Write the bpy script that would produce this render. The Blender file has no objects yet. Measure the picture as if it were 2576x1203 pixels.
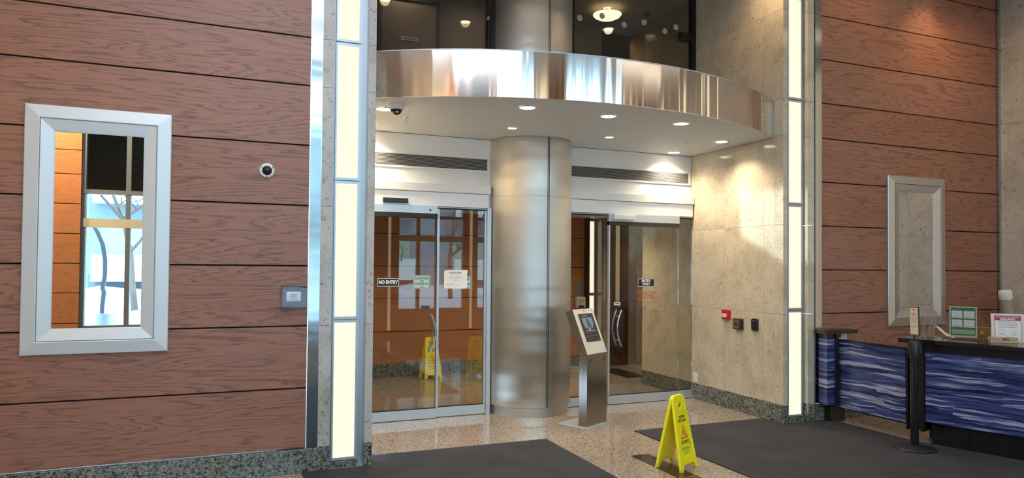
import bpy, bmesh, math, random
from mathutils import Vector, Matrix
random.seed(7)
S = bpy.context.scene
COL = S.collection
PI = math.pi

# ------------------------------------------------------------ camera
f_px, yaw, pitch, roll = 1753.6, math.radians(22.313), math.radians(1.211), math.radians(0.483)
def cam_axis(r3, u3, d3):
    r = r3*math.cos(roll) - u3*math.sin(roll); u2 = r3*math.sin(roll) + u3*math.cos(roll)
    d = d3*math.cos(pitch) - u2*math.sin(pitch); u = d3*math.sin(pitch) + u2*math.cos(pitch)
    return Vector((r*math.cos(yaw) + d*math.sin(yaw), -r*math.sin(yaw) + d*math.cos(yaw), u))
cd = bpy.data.cameras.new('camera'); cam = bpy.data.objects.new('camera', cd); COL.objects.link(cam)
ax, ay, az = cam_axis(1, 0, 0), cam_axis(0, 1, 0), -cam_axis(0, 0, 1)
cam.matrix_world = Matrix(((ax.x, ay.x, az.x, 0), (ax.y, ay.y, az.y, 0), (ax.z, ay.z, az.z, 1.6), (0, 0, 0, 1)))
cd.sensor_width = 36; cd.lens = f_px/2576*36; cd.shift_y = 32/2576
cd.clip_start = 0.05; cd.clip_end = 300
S.camera = cam

# ------------------------------------------------------------ view, sky, sun
S.view_settings.view_transform = 'Standard'; S.view_settings.look = 'None'
S.view_settings.gamma = 1.0; S.view_settings.exposure = 0.8; S.view_settings.use_curve_mapping = False
w = bpy.data.worlds.new('world'); S.world = w; w.use_nodes = True
nt = w.node_tree; bg = nt.nodes['Background']
bg.inputs['Color'].default_value = (0.56, 0.79, 1.0, 1); bg.inputs['Strength'].default_value = 4.7
def lamp(name, kind, loc, energy, color, **k):
    l = bpy.data.lights.new(name, kind); l.energy = energy; l.color = color
    for a, b in k.items(): setattr(l, a, b)
    o = bpy.data.objects.new(name, l); o.location = loc; COL.objects.link(o); return o
def aim(o, t):
    o.rotation_euler = (Vector(t) - o.location).to_track_quat('-Z', 'Y').to_euler()
sun = lamp('sun', 'SUN', (0, 20, 30), 2.5, (1.0, 0.95, 0.88), angle=0.02)
aim(sun, (-8, -12, 2))
glint = lamp('added_glint_spot', 'SPOT', (-16, 2.88, 2.6), 11000, (0.90, 0.98, 1.0), spot_size=0.12, spot_blend=0.2, shadow_soft_size=0.06)  # added spotlight, stands in for reflected sun on the recess stone
aim(glint, (5.34, 6.0, 2.1))
# daylight through the big street windows (their plane is y = -1.7)
for i, (x0, x1) in enumerate(((-2.0, 2.2), (2.4, 5.3), (5.5, 8.6))):
    p = lamp('window_daylight', 'AREA', ((x0+x1)/2, -1.95, 2.8), 10, (1, 1, 1), shape='RECTANGLE', size=x1-x0, size_y=4.3)
    p.rotation_euler = (PI/2, 0, PI)
    p.data.cycles.is_portal = True
# ------------------------------------------------------------ materials
def mat(name): 
    m = bpy.data.materials.new(name); m.use_nodes = True
    return m, m.node_tree, m.node_tree.nodes['Principled BSDF']
def simple(name, col, rough=0.5, metal=0.0, emit=None, estr=0, spec=None, coat=0):
    m, t, b = mat(name)
    b.inputs['Base Color'].default_value = (*col, 1); b.inputs['Roughness'].default_value = rough
    b.inputs['Metallic'].default_value = metal
    if spec is not None: b.inputs['Specular IOR Level'].default_value = spec
    if coat: b.inputs['Coat Weight'].default_value = coat; b.inputs['Coat Roughness'].default_value = 0.05
    if emit: b.inputs['Emission Color'].default_value = (*emit, 1); b.inputs['Emission Strength'].default_value = estr
    return m
def N(t, typ, **k):
    n = t.nodes.new(typ)
    for a, v in k.items():
        if a in ('operation', 'blend_type', 'data_type', 'feature', 'distance', 'noise_dimensions', 'direction_type', 'axis', 'wave_type', 'bands_direction'): setattr(n, a, v)
        else: n.inputs[a].default_value = v
    return n
def ramp(t, stops, src):
    r = t.nodes.new('ShaderNodeValToRGB'); e = r.color_ramp.elements
    while len(e) < len(stops): e.new(0.5)
    for q, (p, c) in zip(e, stops):
        q.position = p; q.color = (*c, 1) if len(c) == 3 else c
    t.links.new(src, r.inputs[0]); return r
def coords(t, scale=(1, 1, 1), island=0):
    tc = t.nodes.new('ShaderNodeTexCoord'); mp = t.nodes.new('ShaderNodeMapping')
    mp.inputs['Scale'].default_value = scale; src = tc.outputs['Object']
    if island:
        g = t.nodes.new('ShaderNodeNewGeometry'); m = N(t, 'ShaderNodeVectorMath', operation='SCALE')
        m.inputs[0].default_value = (island, island*0.7, island*1.3)
        t.links.new(g.outputs['Random Per Island'], m.inputs['Scale'])
        a = N(t, 'ShaderNodeVectorMath', operation='ADD')
        t.links.new(src, a.inputs[0]); t.links.new(m.outputs[0], a.inputs[1]); src = a.outputs[0]
    t.links.new(src, mp.inputs[0]); return mp.outputs[0]
def wood(name, light, dark, rough=0.40, contrast=1.0):
    m, t, b = mat(name); L = t.links.new
    v = coords(t, (0.42, 1, 4.6), 17)
    n1 = N(t, 'ShaderNodeTexNoise', Scale=1.15, Detail=2.5, Roughness=0.42, Distortion=0.35); L(v, n1.inputs['Vector'])
    k = N(t, 'ShaderNodeMath', operation='MULTIPLY'); k.inputs[1].default_value = 19; L(n1.outputs[0], k.inputs[0])
    v3 = coords(t, (2.5, 1, 60), 5)
    n3 = N(t, 'ShaderNodeTexNoise', Scale=1.6, Detail=3.0, Roughness=0.6); L(v3, n3.inputs['Vector'])
    k2 = N(t, 'ShaderNodeMath', operation='MULTIPLY_ADD'); k2.inputs[1].default_value = 1.3; L(n3.outputs[0], k2.inputs[0]); L(k.outputs[0], k2.inputs[2])
    fr = N(t, 'ShaderNodeMath', operation='FRACT'); L(k2.outputs[0], fr.inputs[0])
    line = ramp(t, [(0.0, (0.0,)*3), (0.10, (0.95,)*3), (0.7, (0.85,)*3), (0.93, (0.25,)*3), (1.0, (0.0,)*3)], fr.outputs[0])
    v2 = coords(t, (9, 1, 330), 3)
    n2 = N(t, 'ShaderNodeTexNoise', Scale=1.0, Detail=3.0, Roughness=0.7); L(v2, n2.inputs['Vector'])
    pore = ramp(t, [(0.36, (0.0,)*3), (0.52, (1,)*3)], n2.outputs[0])
    mx = N(t, 'ShaderNodeMix', data_type='FLOAT'); mx.inputs[0].default_value = 0.33
    L(line.outputs[0], mx.inputs[2]); L(pore.outputs[0], mx.inputs[3])
    big = N(t, 'ShaderNodeTexNoise', Scale=0.8, Detail=1.0); L(coords(t, (0.4, 1, 1), 9), big.inputs['Vector'])
    amt = N(t, 'ShaderNodeMath', operation='MULTIPLY_ADD'); amt.inputs[1].default_value = contrast; amt.inputs[2].default_value = 1-contrast
    L(mx.outputs[0], amt.inputs[0])
    c = N(t, 'ShaderNodeMix', data_type='RGBA'); c.inputs[6].default_value = (*dark, 1); c.inputs[7].default_value = (*light, 1)
    L(amt.outputs[0], c.inputs[0])
    bc = N(t, 'ShaderNodeBrightContrast'); L(c.outputs[2], bc.inputs[0])
    s = N(t, 'ShaderNodeMath', operation='MULTIPLY_ADD'); s.inputs[1].default_value = 0.06; s.inputs[2].default_value = -0.03
    L(big.outputs[0], s.inputs[0]); L(s.outputs[0], bc.inputs['Bright'])
    L(bc.outputs[0], b.inputs['Base Color'])
    b.inputs['Roughness'].default_value = rough; b.inputs['Specular IOR Level'].default_value = 0.6
    bp = N(t, 'ShaderNodeBump', Strength=0.12, Distance=0.002); L(mx.outputs[0], bp.inputs['Height']); L(bp.outputs[0], b.inputs['Normal'])
    return m
def stone(name, base, vein, speck, rough=0.13, fs=1.0):
    m, t, b = mat(name); L = t.links.new
    v = coords(t, (1, 1, 1), 11)
    n1 = N(t, 'ShaderNodeTexNoise', Scale=3.5*fs, Detail=6.0, Roughness=0.62, Distortion=0.4); L(v, n1.inputs['Vector'])
    c1 = ramp(t, [(0.3, vein), (0.55, base), (0.8, tuple(min(1, x*1.12) for x in base))], n1.outputs[0])
    n2 = N(t, 'ShaderNodeTexNoise', Scale=42*fs, Detail=4.0, Roughness=0.6, Distortion=0.8); L(v, n2.inputs['Vector'])
    c2 = ramp(t, [(0.34, (1,)*3), (0.41, (0,)*3)], n2.outputs[0])
    n3 = N(t, 'ShaderNodeTexNoise', Scale=14*fs, Detail=5.0, Roughness=0.7, Distortion=1.5); L(v, n3.inputs['Vector'])
    c3 = ramp(t, [(0.27, (0.9,)*3), (0.36, (0,)*3)], n3.outputs[0])
    mxx = N(t, 'ShaderNodeMath', operation='MAXIMUM'); L(c2.outputs[0], mxx.inputs[0]); L(c3.outputs[0], mxx.inputs[1])
    f = N(t, 'ShaderNodeMath', operation='MULTIPLY'); f.inputs[1].default_value = 0.62; L(mxx.outputs[0], f.inputs[0])
    mx = N(t, 'ShaderNodeMix', data_type='RGBA'); mx.inputs[7].default_value = (*speck, 1)
    L(f.outputs[0], mx.inputs[0]); L(c1.outputs[0], mx.inputs[6]); L(mx.outputs[2], b.inputs['Base Color'])
    b.inputs['Roughness'].default_value = rough
    return m
def granite(name, cols, scale=90, rough=0.1, spec=0.5, stain=0):
    m, t, b = mat(name); L = t.links.new
    v = coords(t)
    d = N(t, 'ShaderNodeTexNoise', Scale=scale*0.5, Detail=2.0); L(v, d.inputs['Vector'])
    a = N(t, 'ShaderNodeVectorMath', operation='MULTIPLY_ADD'); a.inputs[1].default_value = (0.02,)*3
    L(d.outputs['Color'], a.inputs[0]); L(v, a.inputs[2])
    vo = N(t, 'ShaderNodeTexVoronoi', Scale=scale); L(a.outputs[0], vo.inputs['Vector'])
    sp = t.nodes.new('ShaderNodeSeparateColor'); L(vo.outputs['Color'], sp.inputs[0])
    n = len(cols); st = [((i+0.5)/n, c) for i, c in enumerate(cols)]
    r = ramp(t, st, sp.outputs[0])
    n1 = N(t, 'ShaderNodeTexNoise', Scale=1.3, Detail=3.0); L(v, n1.inputs['Vector'])
    br = N(t, 'ShaderNodeBrightContrast'); k = N(t, 'ShaderNodeMath', operation='MULTIPLY_ADD'); k.inputs[1].default_value = 0.12; k.inputs[2].default_value = -0.06
    L(n1.outputs[0], k.inputs[0]); L(k.outputs[0], br.inputs['Bright']); L(r.outputs[0], br.inputs[0])
    out = br.outputs[0]
    if stain:
        ns = N(t, 'ShaderNodeTexNoise', Scale=5.0, Detail=5.0, Roughness=0.6, Distortion=0.6); L(coords(t, (1, 2.4, 1)), ns.inputs['Vector'])
        rs = ramp(t, [(0.25, (0.45,)*3), (0.36, (0,)*3)], ns.outputs[0])
        mx = N(t, 'ShaderNodeMix', data_type='RGBA'); mx.inputs[7].default_value = (0.10, 0.065, 0.035, 1)
        L(rs.outputs[0], mx.inputs[0]); L(out, mx.inputs[6]); out = mx.outputs[2]
    L(out, b.inputs['Base Color']); b.inputs['Roughness'].default_value = rough; b.inputs['Specular IOR Level'].default_value = spec
    return m
def brushed(name, col, rough=0.25, aniso=0.8, axis='Z', streak=0.0, wav=0.0, rot=0.0):
    m, t, b = mat(name); L = t.links.new
    b.inputs['Base Color'].default_value = (*col, 1); b.inputs['Metallic'].default_value = 1; b.inputs['Roughness'].default_value = rough
    b.inputs['Anisotropic'].default_value = aniso; b.inputs['Anisotropic Rotation'].default_value = rot
    tn = t.nodes.new('ShaderNodeTangent'); tn.direction_type = 'RADIAL'; tn.axis = axis; L(tn.outputs[0], b.inputs['Tangent'])
    if wav:
        n = N(t, 'ShaderNodeTexNoise', Scale=1.0, Detail=1.0); L(coords(t, streak or (1, 1, 1)), n.inputs['Vector'])
        bp = N(t, 'ShaderNodeBump', Strength=1.0, Distance=wav); L(n.outputs[0], bp.inputs['Height']); L(bp.outputs[0], b.inputs['Normal'])
    return m
def glass(name, tint=(0.9, 0.95, 0.93), ior=1.5, boost=1.0, rough=0.0):
    m = bpy.data.materials.new(name); m.use_nodes = True; t = m.node_tree; t.nodes.clear(); L = t.links.new
    o = t.nodes.new('ShaderNodeOutputMaterial'); tr = N(t, 'ShaderNodeBsdfTransparent', Color=(*tint, 1))
    gl = N(t, 'ShaderNodeBsdfGlossy', Roughness=rough, Color=(1, 1, 1, 1)); fr = N(t, 'ShaderNodeFresnel', IOR=ior)
    k = N(t, 'ShaderNodeMath', operation='MULTIPLY'); k.inputs[1].default_value = boost; k.use_clamp = True
    mx = t.nodes.new('ShaderNodeMixShader'); L(fr.outputs[0], k.inputs[0]); L(k.outputs[0], mx.inputs[0])
    L(tr.outputs[0], mx.inputs[1]); L(gl.outputs[0], mx.inputs[2]); L(mx.outputs[0], o.inputs[0])
    return m
def emis(name, col, s):
    return simple(name, (0.04, 0.04, 0.04), 0.5, emit=col, estr=s, spec=0.2)
M = {}
M['wood'] = wood('oak_veneer', (0.38, 0.17, 0.108), (0.10, 0.042, 0.03))
M['wood_warm'] = wood('oak_veneer_warm', (0.46, 0.18, 0.065), (0.26, 0.092, 0.036), contrast=0.8)
M['gap'] = simple('shadow_gap', (0.012, 0.008, 0.008), 0.8)
M['stone'] = stone('limestone', (0.62, 0.55, 0.43), (0.46, 0.40, 0.30), (0.15, 0.11, 0.07))
M['stone_grey'] = stone('grey_limestone', (0.56, 0.53, 0.47), (0.42, 0.38, 0.33), (0.10, 0.08, 0.06), 0.25, 0.8)
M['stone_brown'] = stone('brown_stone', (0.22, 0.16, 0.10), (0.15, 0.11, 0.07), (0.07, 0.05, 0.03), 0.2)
M['granite'] = granite('green_grey_granite', [(0.03, 0.04, 0.035), (0.15, 0.16, 0.13), (0.30, 0.31, 0.27), (0.08, 0.09, 0.08), (0.22, 0.22, 0.18)], 75, 0.22)
M['floor'] = granite('tan_granite', [(0.10, 0.085, 0.07), (0.32, 0.265, 0.215), (0.43, 0.375, 0.32), (0.25, 0.205, 0.165), (0.37, 0.315, 0.26)], 120, 0.07, 0.6, stain=1)
M['floor_dark'] = simple('dark_granite_inlay', (0.025, 0.018, 0.014), 0.08)
M['steel'] = brushed('polished_steel_strip', (0.52, 0.55, 0.57), 0.16, 0.6, 'Z', (3, 3, 9), 0.0015)
M['band'] = brushed('brushed_steel_band', (0.84, 0.80, 0.74), 0.11, 0.9, 'Z', (7, 7, 0.3), 0.006, rot=0.25)
M['column'] = brushed('brushed_steel_column', (0.68, 0.65, 0.60), 0.36, 0.9, 'Z', (0.8, 0.8, 5), 0.010)
M['alu'] = simple('satin_aluminium', (0.56, 0.62, 0.67), 0.42, 0.7)
M['alu_frame'] = simple('silver_mirror_frame', (0.72, 0.78, 0.80), 0.42, 0.35)
M['alu_frame2'] = brushed('silver_mirror_frame_brushed', (0.66, 0.68, 0.68), 0.3, 0.5)
M['mirror'] = simple('mirror_silver', (0.93, 0.94, 0.93), 0.0, 1.0)
M['white'] = simple('white_paint', (0.86, 0.86, 0.85), 0.5)
M['soffit'] = simple('soffit_paint', (0.74, 0.76, 0.77), 0.5)
M['white_gloss'] = simple('white_plastic', (0.78, 0.78, 0.76), 0.3)
M['louvre'] = simple('grey_louvre', (0.30, 0.30, 0.30), 0.5)
M['header'] = simple('powder_coated_header', (0.86, 0.88, 0.91), 0.35)
M['black'] = simple('black_plastic', (0.015, 0.015, 0.017), 0.35)
M['black_matt'] = simple('black_laminate', (0.012, 0.011, 0.012), 0.28)
M['rubber'] = simple('black_rubber', (0.02, 0.02, 0.022), 0.7)
M['glass'] = glass('door_glass', (0.92, 0.93, 0.89), 1.5, 1.3)
M['glass_clear'] = glass('clear_glass', (0.97, 0.98, 0.97), 1.5, 0.8)
M['glass_dark'] = glass('tinted_glass', (0.72, 0.69, 0.65), 1.5, 1.0)
M['glass_win'] = glass('window_glass', (0.9, 0.96, 0.97), 1.45, 1.0)
M['acrylic'] = glass('acrylic', (0.985, 0.985, 0.99), 1.4, 0.7)
M['panel_light'] = emis('light_panel_diffuser', (1.0, 0.91, 0.68), 0.64)
M['lens'] = emis('downlight_lens', (1.0, 0.86, 0.62), 9)
M['lens_small'] = emis('small_downlight_lens', (1.0, 0.93, 0.82), 5)
M['chrome'] = simple('chrome', (0.8, 0.8, 0.8), 0.12, 1)
M['bronze'] = simple('dark_bronze_frame', (0.03, 0.028, 0.027), 0.35, 0.6)
M['yellow'] = simple('yellow_plastic', (0.95, 0.80, 0.01), 0.38)
M['ink'] = simple('black_ink', (0.01, 0.01, 0.01), 0.6)
M['red_ink'] = simple('red_ink', (0.55, 0.03, 0.015), 0.6)
M['green_ink'] = simple('green_ink', (0.10, 0.30, 0.06), 0.6)
M['paper'] = simple('white_paper', (0.80, 0.80, 0.80), 0.7)
M['ink_grey'] = simple('grey_ink', (0.25, 0.25, 0.27), 0.7)
M['white_ink'] = simple('white_lettering', (0.85, 0.85, 0.85), 0.5)
M['red'] = simple('red_enamel', (0.55, 0.015, 0.02), 0.3)
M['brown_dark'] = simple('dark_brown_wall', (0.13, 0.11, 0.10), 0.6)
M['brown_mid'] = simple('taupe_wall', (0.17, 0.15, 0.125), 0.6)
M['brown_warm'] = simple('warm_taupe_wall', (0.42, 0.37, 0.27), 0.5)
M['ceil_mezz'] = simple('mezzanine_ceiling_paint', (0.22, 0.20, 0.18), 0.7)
M['ceiling'] = simple('lobby_ceiling_paint', (0.66, 0.64, 0.60), 0.6)

# carpets
def carpet():
    m, t, b = mat('charcoal_mat'); L = t.links.new; v = coords(t)
    n = N(t, 'ShaderNodeTexNoise', Scale=260.0, Detail=2.0, Roughness=0.8); L(v, n.inputs['Vector'])
    n2 = N(t, 'ShaderNodeTexNoise', Scale=2.5, Detail=4.0); L(v, n2.inputs['Vector'])
    vs = N(t, 'ShaderNodeTexVoronoi', Scale=9.0); L(v, vs.inputs['Vector'])
    dots = ramp(t, [(0.0, (1,)*3), (0.045, (0,)*3)], vs.outputs['Distance'])
    r = ramp(t, [(0.3, (0.013, 0.014, 0.018)), (0.75, (0.043, 0.046, 0.056))], n.outputs[0])
    r2 = ramp(t, [(0.35, (0.75,)*3), (0.65, (1.15,)*3)], n2.outputs[0])
    mx = N(t, 'ShaderNodeMix', data_type='RGBA', blend_type='MULTIPLY'); mx.inputs[0].default_value = 1
    L(r.outputs[0], mx.inputs[6]); L(r2.outputs[0], mx.inputs[7])
    m2 = N(t, 'ShaderNodeMix', data_type='RGBA'); m2.inputs[7].default_value = (0.4, 0.4, 0.38, 1)
    L(dots.outputs[0], m2.inputs[0]); L(mx.outputs[2], m2.inputs[6])
    L(m2.outputs[2], b.inputs['Base Color']); b.inputs['Roughness'].default_value = 0.95
    bp = N(t, 'ShaderNodeBump', Strength=0.5, Distance=0.004); L(n.outputs[0], bp.inputs['Height']); L(bp.outputs[0], b.inputs['Normal'])
    return m
M['carpet'] = carpet()
def waves():
    m, t, b = mat('blue_wave_print'); L = t.links.new
    v = coords(t, (1, 1, 1))
    sx = t.nodes.new('ShaderNodeSeparateXYZ'); L(v, sx.inputs[0])
    wn = N(t, 'ShaderNodeTexNoise', Scale=1.0, Detail=2.0); L(coords(t, (3.5, 3.5, 5)), wn.inputs['Vector'])
    # long thin horizontal blades of colour with crisp edges
    cx = t.nodes.new('ShaderNodeCombineXYZ')
    zz = N(t, 'ShaderNodeMath', operation='MULTIPLY_ADD'); zz.inputs[1].default_value = 0.05; L(wn.outputs[0], zz.inputs[0]); L(sx.outputs[2], zz.inputs[2])
    z2 = N(t, 'ShaderNodeMath', operation='MULTIPLY'); z2.inputs[1].default_value = 42; L(zz.outputs[0], z2.inputs[0])
    x2 = N(t, 'ShaderNodeMath', operation='MULTIPLY'); x2.inputs[1].default_value = 1.9; L(sx.outputs[0], x2.inputs[0])
    L(x2.outputs[0], cx.inputs[0]); L(z2.outputs[0], cx.inputs[2])
    vo = N(t, 'ShaderNodeTexVoronoi', Scale=1.0); L(cx.outputs[0], vo.inputs['Vector'])
    sp = t.nodes.new('ShaderNodeSeparateColor'); L(vo.outputs['Color'], sp.inputs[0])
    fine = N(t, 'ShaderNodeTexNoise', Scale=1.6, Detail=3.0); L(cx.outputs[0], fine.inputs['Vector'])
    ad = N(t, 'ShaderNodeMath', operation='MULTIPLY_ADD'); ad.inputs[1].default_value = 0.8; L(fine.outputs[0], ad.inputs[0])
    k = N(t, 'ShaderNodeMath', operation='MULTIPLY_ADD'); k.inputs[1].default_value = 0.55; k.inputs[2].default_value = -0.18
    L(sp.outputs[0], k.inputs[0]); L(k.outputs[0], ad.inputs[2])
    r = ramp(t, [(0.22, (0.008, 0.010, 0.045)), (0.36, (0.02, 0.035, 0.16)), (0.46, (0.06, 0.075, 0.20)), (0.56, (0.03, 0.06, 0.26)), (0.65, (0.14, 0.16, 0.33)), (0.74, (0.42, 0.46, 0.60))], ad.outputs[0])
    L(r.outputs[0], b.inputs['Base Color']); b.inputs['Roughness'].default_value = 0.3
    return m
M['waves'] = waves()
def facade_mat():
    m, t, b = mat('facade_stucco'); b.inputs['Base Color'].default_value = (0.42, 0.50, 0.55, 1); b.inputs['Roughness'].default_value = 0.8
    return m
M['facade'] = simple('facade_stucco', (0.20, 0.26, 0.30), 0.8)
M['facade_warm'] = simple('facade_glass', (0.25, 0.42, 0.33), 0.2)
M['snow'] = simple('snow', (0.50, 0.56, 0.62), 0.8)
M['bark'] = simple('bare_bark', (0.16, 0.13, 0.11), 0.9)

# ------------------------------------------------------------ mesh helpers
class MB:
    def __init__(s): s.v = []; s.f = []; s.mi = []
    def add(s, vs, fs, mi=0):
        o = len(s.v); s.v += [tuple(v) for v in vs]; s.f += [tuple(i+o for i in f) for f in fs]; s.mi += [mi]*len(fs); return s
    def box(s, x0, x1, y0, y1, z0, z1, mi=0):
        return s.add([(x0, y0, z0), (x1, y0, z0), (x1, y1, z0), (x0, y1, z0), (x0, y0, z1), (x1, y0, z1), (x1, y1, z1), (x0, y1, z1)],
                     [(0, 3, 2, 1), (4, 5, 6, 7), (0, 1, 5, 4), (1, 2, 6, 5), (2, 3, 7, 6), (3, 0, 4, 7)], mi)
    def prism(s, poly, z0, z1, mi=0):
        n = len(poly); a = sum(poly[i][0]*poly[(i+1) % n][1]-poly[(i+1) % n][0]*poly[i][1] for i in range(n))
        if a < 0: poly = poly[::-1]
        vs = [(x, y, z0) for x, y in poly]+[(x, y, z1) for x, y in poly]
        fs = [tuple(range(n))[::-1], tuple(range(n, 2*n))]+[(i, (i+1) % n, n+(i+1) % n, n+i) for i in range(n)]
        return s.add(vs, fs, mi)
    def lathe(s, prof, n=40, c=(0, 0, 0), mi=0, cap=True):
        vs = [(c[0]+r*math.cos(2*PI*k/n), c[1]+r*math.sin(2*PI*k/n), c[2]+z) for r, z in prof for k in range(n)]
        fs = [(j*n+k, j*n+(k+1) % n, (j+1)*n+(k+1) % n, (j+1)*n+k) for j in range(len(prof)-1) for k in range(n)]
        if cap: fs += [tuple(range(n))[::-1], tuple(range((len(prof)-1)*n, len(prof)*n))]
        return s.add(vs, fs, mi)
    def tube(s, pts, r, n=12, mi=0):
        pts = [Vector(p) for p in pts]; rs = r if isinstance(r, (list, tuple)) else [r]*len(pts); vs = []
        for i, p in enumerate(pts):
            d = (pts[min(i+1, len(pts)-1)]-pts[max(i-1, 0)]).normalized()
            u = d.cross(Vector((0, 0, 1)) if abs(d.z) < 0.9 else Vector((1, 0, 0))).normalized(); q = d.cross(u)
            vs += [p+rs[i]*(u*math.cos(2*PI*k/n)+q*math.sin(2*PI*k/n)) for k in range(n)]
        fs = [(j*n+k, j*n+(k+1) % n, (j+1)*n+(k+1) % n, (j+1)*n+k) for j in range(len(pts)-1) for k in range(n)]
        fs += [tuple(range(n))[::-1], tuple(range((len(pts)-1)*n, len(pts)*n))]
        return s.add(vs, fs, mi)
    def build(s, name, mats, parent=None, smooth=False, bevel=0, loc=None, rot=None):
        me = bpy.data.meshes.new(name); me.from_pydata(s.v, [], s.f)
        for m in (mats if isinstance(mats, (list, tuple)) else [mats]): me.materials.append(m)
        me.polygons.foreach_set('material_index', s.mi)
        b = bmesh.new(); b.from_mesh(me); bmesh.ops.recalc_face_normals(b, faces=b.faces); b.to_mesh(me); b.free()
        if smooth:
            me.polygons.foreach_set('use_smooth', [True]*len(me.polygons))
            try: me.set_sharp_from_angle(angle=math.radians(40))
            except Exception: pass
        o = bpy.data.objects.new(name, me); COL.objects.link(o)
        if parent: o.parent = parent
        if loc: o.location = loc
        if rot: o.rotation_euler = rot
        if bevel:
            q = o.modifiers.new('bevel', 'BEVEL'); q.width = bevel; q.segments = 2; q.limit_method = 'ANGLE'
        return o
def tag(o, label, cat, group=None):
    o['label'] = label; o['category'] = cat
    if group: o['group'] = group
    return o
def thing(name, label, cat, loc=(0, 0, 0), rot=(0, 0, 0), group=None):
    o = bpy.data.objects.new(name, None); COL.objects.link(o); o.location = loc; o.rotation_euler = rot; o.empty_display_size = 0.1
    return tag(o, label, cat, group)
def struct(o): o['kind'] = 'structure'; return o
def dup(root, loc=None, rot=None, label=None, group=None, parent=None):
    r = root.copy(); COL.objects.link(r)
    if parent: r.parent = parent
    if loc is not None: r.location = loc
    if rot is not None: r.rotation_euler = rot
    if label: r['label'] = label
    if group: r['group'] = group
    for ch in list(root.children): dup(ch, parent=r)
    return r
def from_curve(name, cu, mt, parent, loc, rot):
    o = bpy.data.objects.new(name+'_curve', cu); COL.objects.link(o)
    dg = bpy.context.evaluated_depsgraph_get(); dg.update()
    me = bpy.data.meshes.new_from_object(o.evaluated_get(dg)); bpy.data.objects.remove(o)
    me.materials.clear(); me.materials.append(mt); me.name = name
    n = bpy.data.objects.new(name, me); COL.objects.link(n)
    if parent: n.parent = parent
    n.location = loc; n.rotation_euler = rot; return n
def text(name, s, size, mt, parent, loc, rot=(PI/2, 0, 0), bold=0.0, width=None, line=1.0, align='CENTER', shear=0, ext=0.0004):
    cu = bpy.data.curves.new(name, 'FONT'); cu.body = s; cu.size = size; cu.align_x = align; cu.align_y = 'CENTER'
    cu.offset = bold*size; cu.extrude = ext; cu.space_line = line; cu.shear = shear; cu.resolution_u = 3
    o = from_curve(name, cu, mt, parent, loc, rot)
    if width:
        xs = [v.co.x for v in o.data.vertices]
        if xs:
            k = width/(max(xs)-min(xs)); 
            for v in o.data.vertices: v.co.x *= k
    return o
def flat(name, loops, thick, mt, parent=None, loc=(0, 0, 0), rot=(0, 0, 0), bev=0.0):
    cu = bpy.data.curves.new(name, 'CURVE'); cu.dimensions = '2D'; cu.fill_mode = 'BOTH'; cu.extrude = thick/2; cu.bevel_depth = bev
    if bev: cu.bevel_resolution = 1
    for lp in loops:
        sp = cu.splines.new('POLY'); sp.points.add(len(lp)-1); sp.use_cyclic_u = True
        for p, (x, y) in zip(sp.points, lp): p.co = (x, y, 0, 1)
    return from_curve(name, cu, mt, parent, loc, rot)
def rrect(x0, x1, y0, y1, r, n=5):
    out = []
    for cx, cy, a in ((x1-r, y0+r, -PI/2), (x1-r, y1-r, 0), (x0+r, y1-r, PI/2), (x0+r, y0+r, PI)):
        for k in range(n+1): out.append((cx+r*math.cos(a+PI/2*k/n), cy+r*math.sin(a+PI/2*k/n)))
    return out

# ------------------------------------------------------------ dimensions
D, DD, XS, XL = 5.612, 7.165, 5.341, 1.102
CEIL, CANB, CANT = 5.0, 2.985, 3.368
SEAM = [0.184, 0.648, 1.127, 1.592, 2.06, 2.53, 2.998, 3.378, 3.849, 4.318, 4.79, 5.0]
YB = -1.70
GAP = 0.006

def planks(name, x0, x1, y, zs, mt, thick=0.02, face=-1):
    m = MB()
    for a, b in zip(zs[:-1], zs[1:]):
        z0, z1 = a+GAP, b-GAP; y0, y1 = (y, y+thick) if face < 0 else (y-thick, y)
        m.box(x0, x1, y0, y1, z0, z1, 0)
    if face < 0: m.box(x0-0.003, x1+0.003, y+thick+0.001, y+thick+0.03, zs[0], zs[-1], 1)
    else: m.box(x0-0.003, x1+0.003, y-thick-0.03, y-thick-0.001, zs[0], zs[-1], 1)
    return struct(m.build(name, [mt, M['gap']]))
# ------------------------------------------------------------ setting: main wall
planks('wall_left', -4.0, 0.590, D, SEAM, M['wood'])
planks('wall_right', 5.872, 8.690, D, SEAM, M['wood'])
def slabs_y(m, x0, x1, y, zs, t=0.03, g=0.0015, mi=0):
    for a, b in zip(zs[:-1], zs[1:]): m.box(x0, x1, y, y+t, a+g, b-g, mi)
SZ = [0.184, 1.127, 2.06, 2.998, 3.378, 4.318, 5.0]
SZ2 = [0.184, 1.127, 2.06, 2.998, 3.378, 4.318, 5.0]
# stone margins of the two pilasters, with the recessed channel that holds the light panels
def pilaster(name, sgn):
    X = (lambda x: x) if sgn > 0 else (lambda x: XL + XS - x)
    m = MB()
    def bx(a, b, y0, y1, z0, z1, mi):
        a, b = sorted((X(a), X(b))); m.box(a, b, y0, y1, z0, z1, mi)
    for a, b in zip(SZ2[:-1], SZ2[1:]):
        bx(0.684, 0.772, D, D+0.12, a+0.0015, b-0.0015, 0)
        bx(1.045, XL, D, D+0.12, a+0.0015, b-0.0015, 0)
    bx(0.772, 1.045, D+0.085, D+0.13, 0, CEIL, 2)          # channel back
    bx(0.684, 0.772, D-0.012, D+0.12, 0, 0.184, 1); bx(1.045, XL, D-0.012, D+0.12, 0, 0.184, 1)
    bx(0.79, 1.0, D+0.03, D+0.12, 0, 0.045, 1)
    return struct(m.build(name, [M['stone'] if sgn < 0 else M['stone_grey'], M['granite'], M['alu']]))
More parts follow.
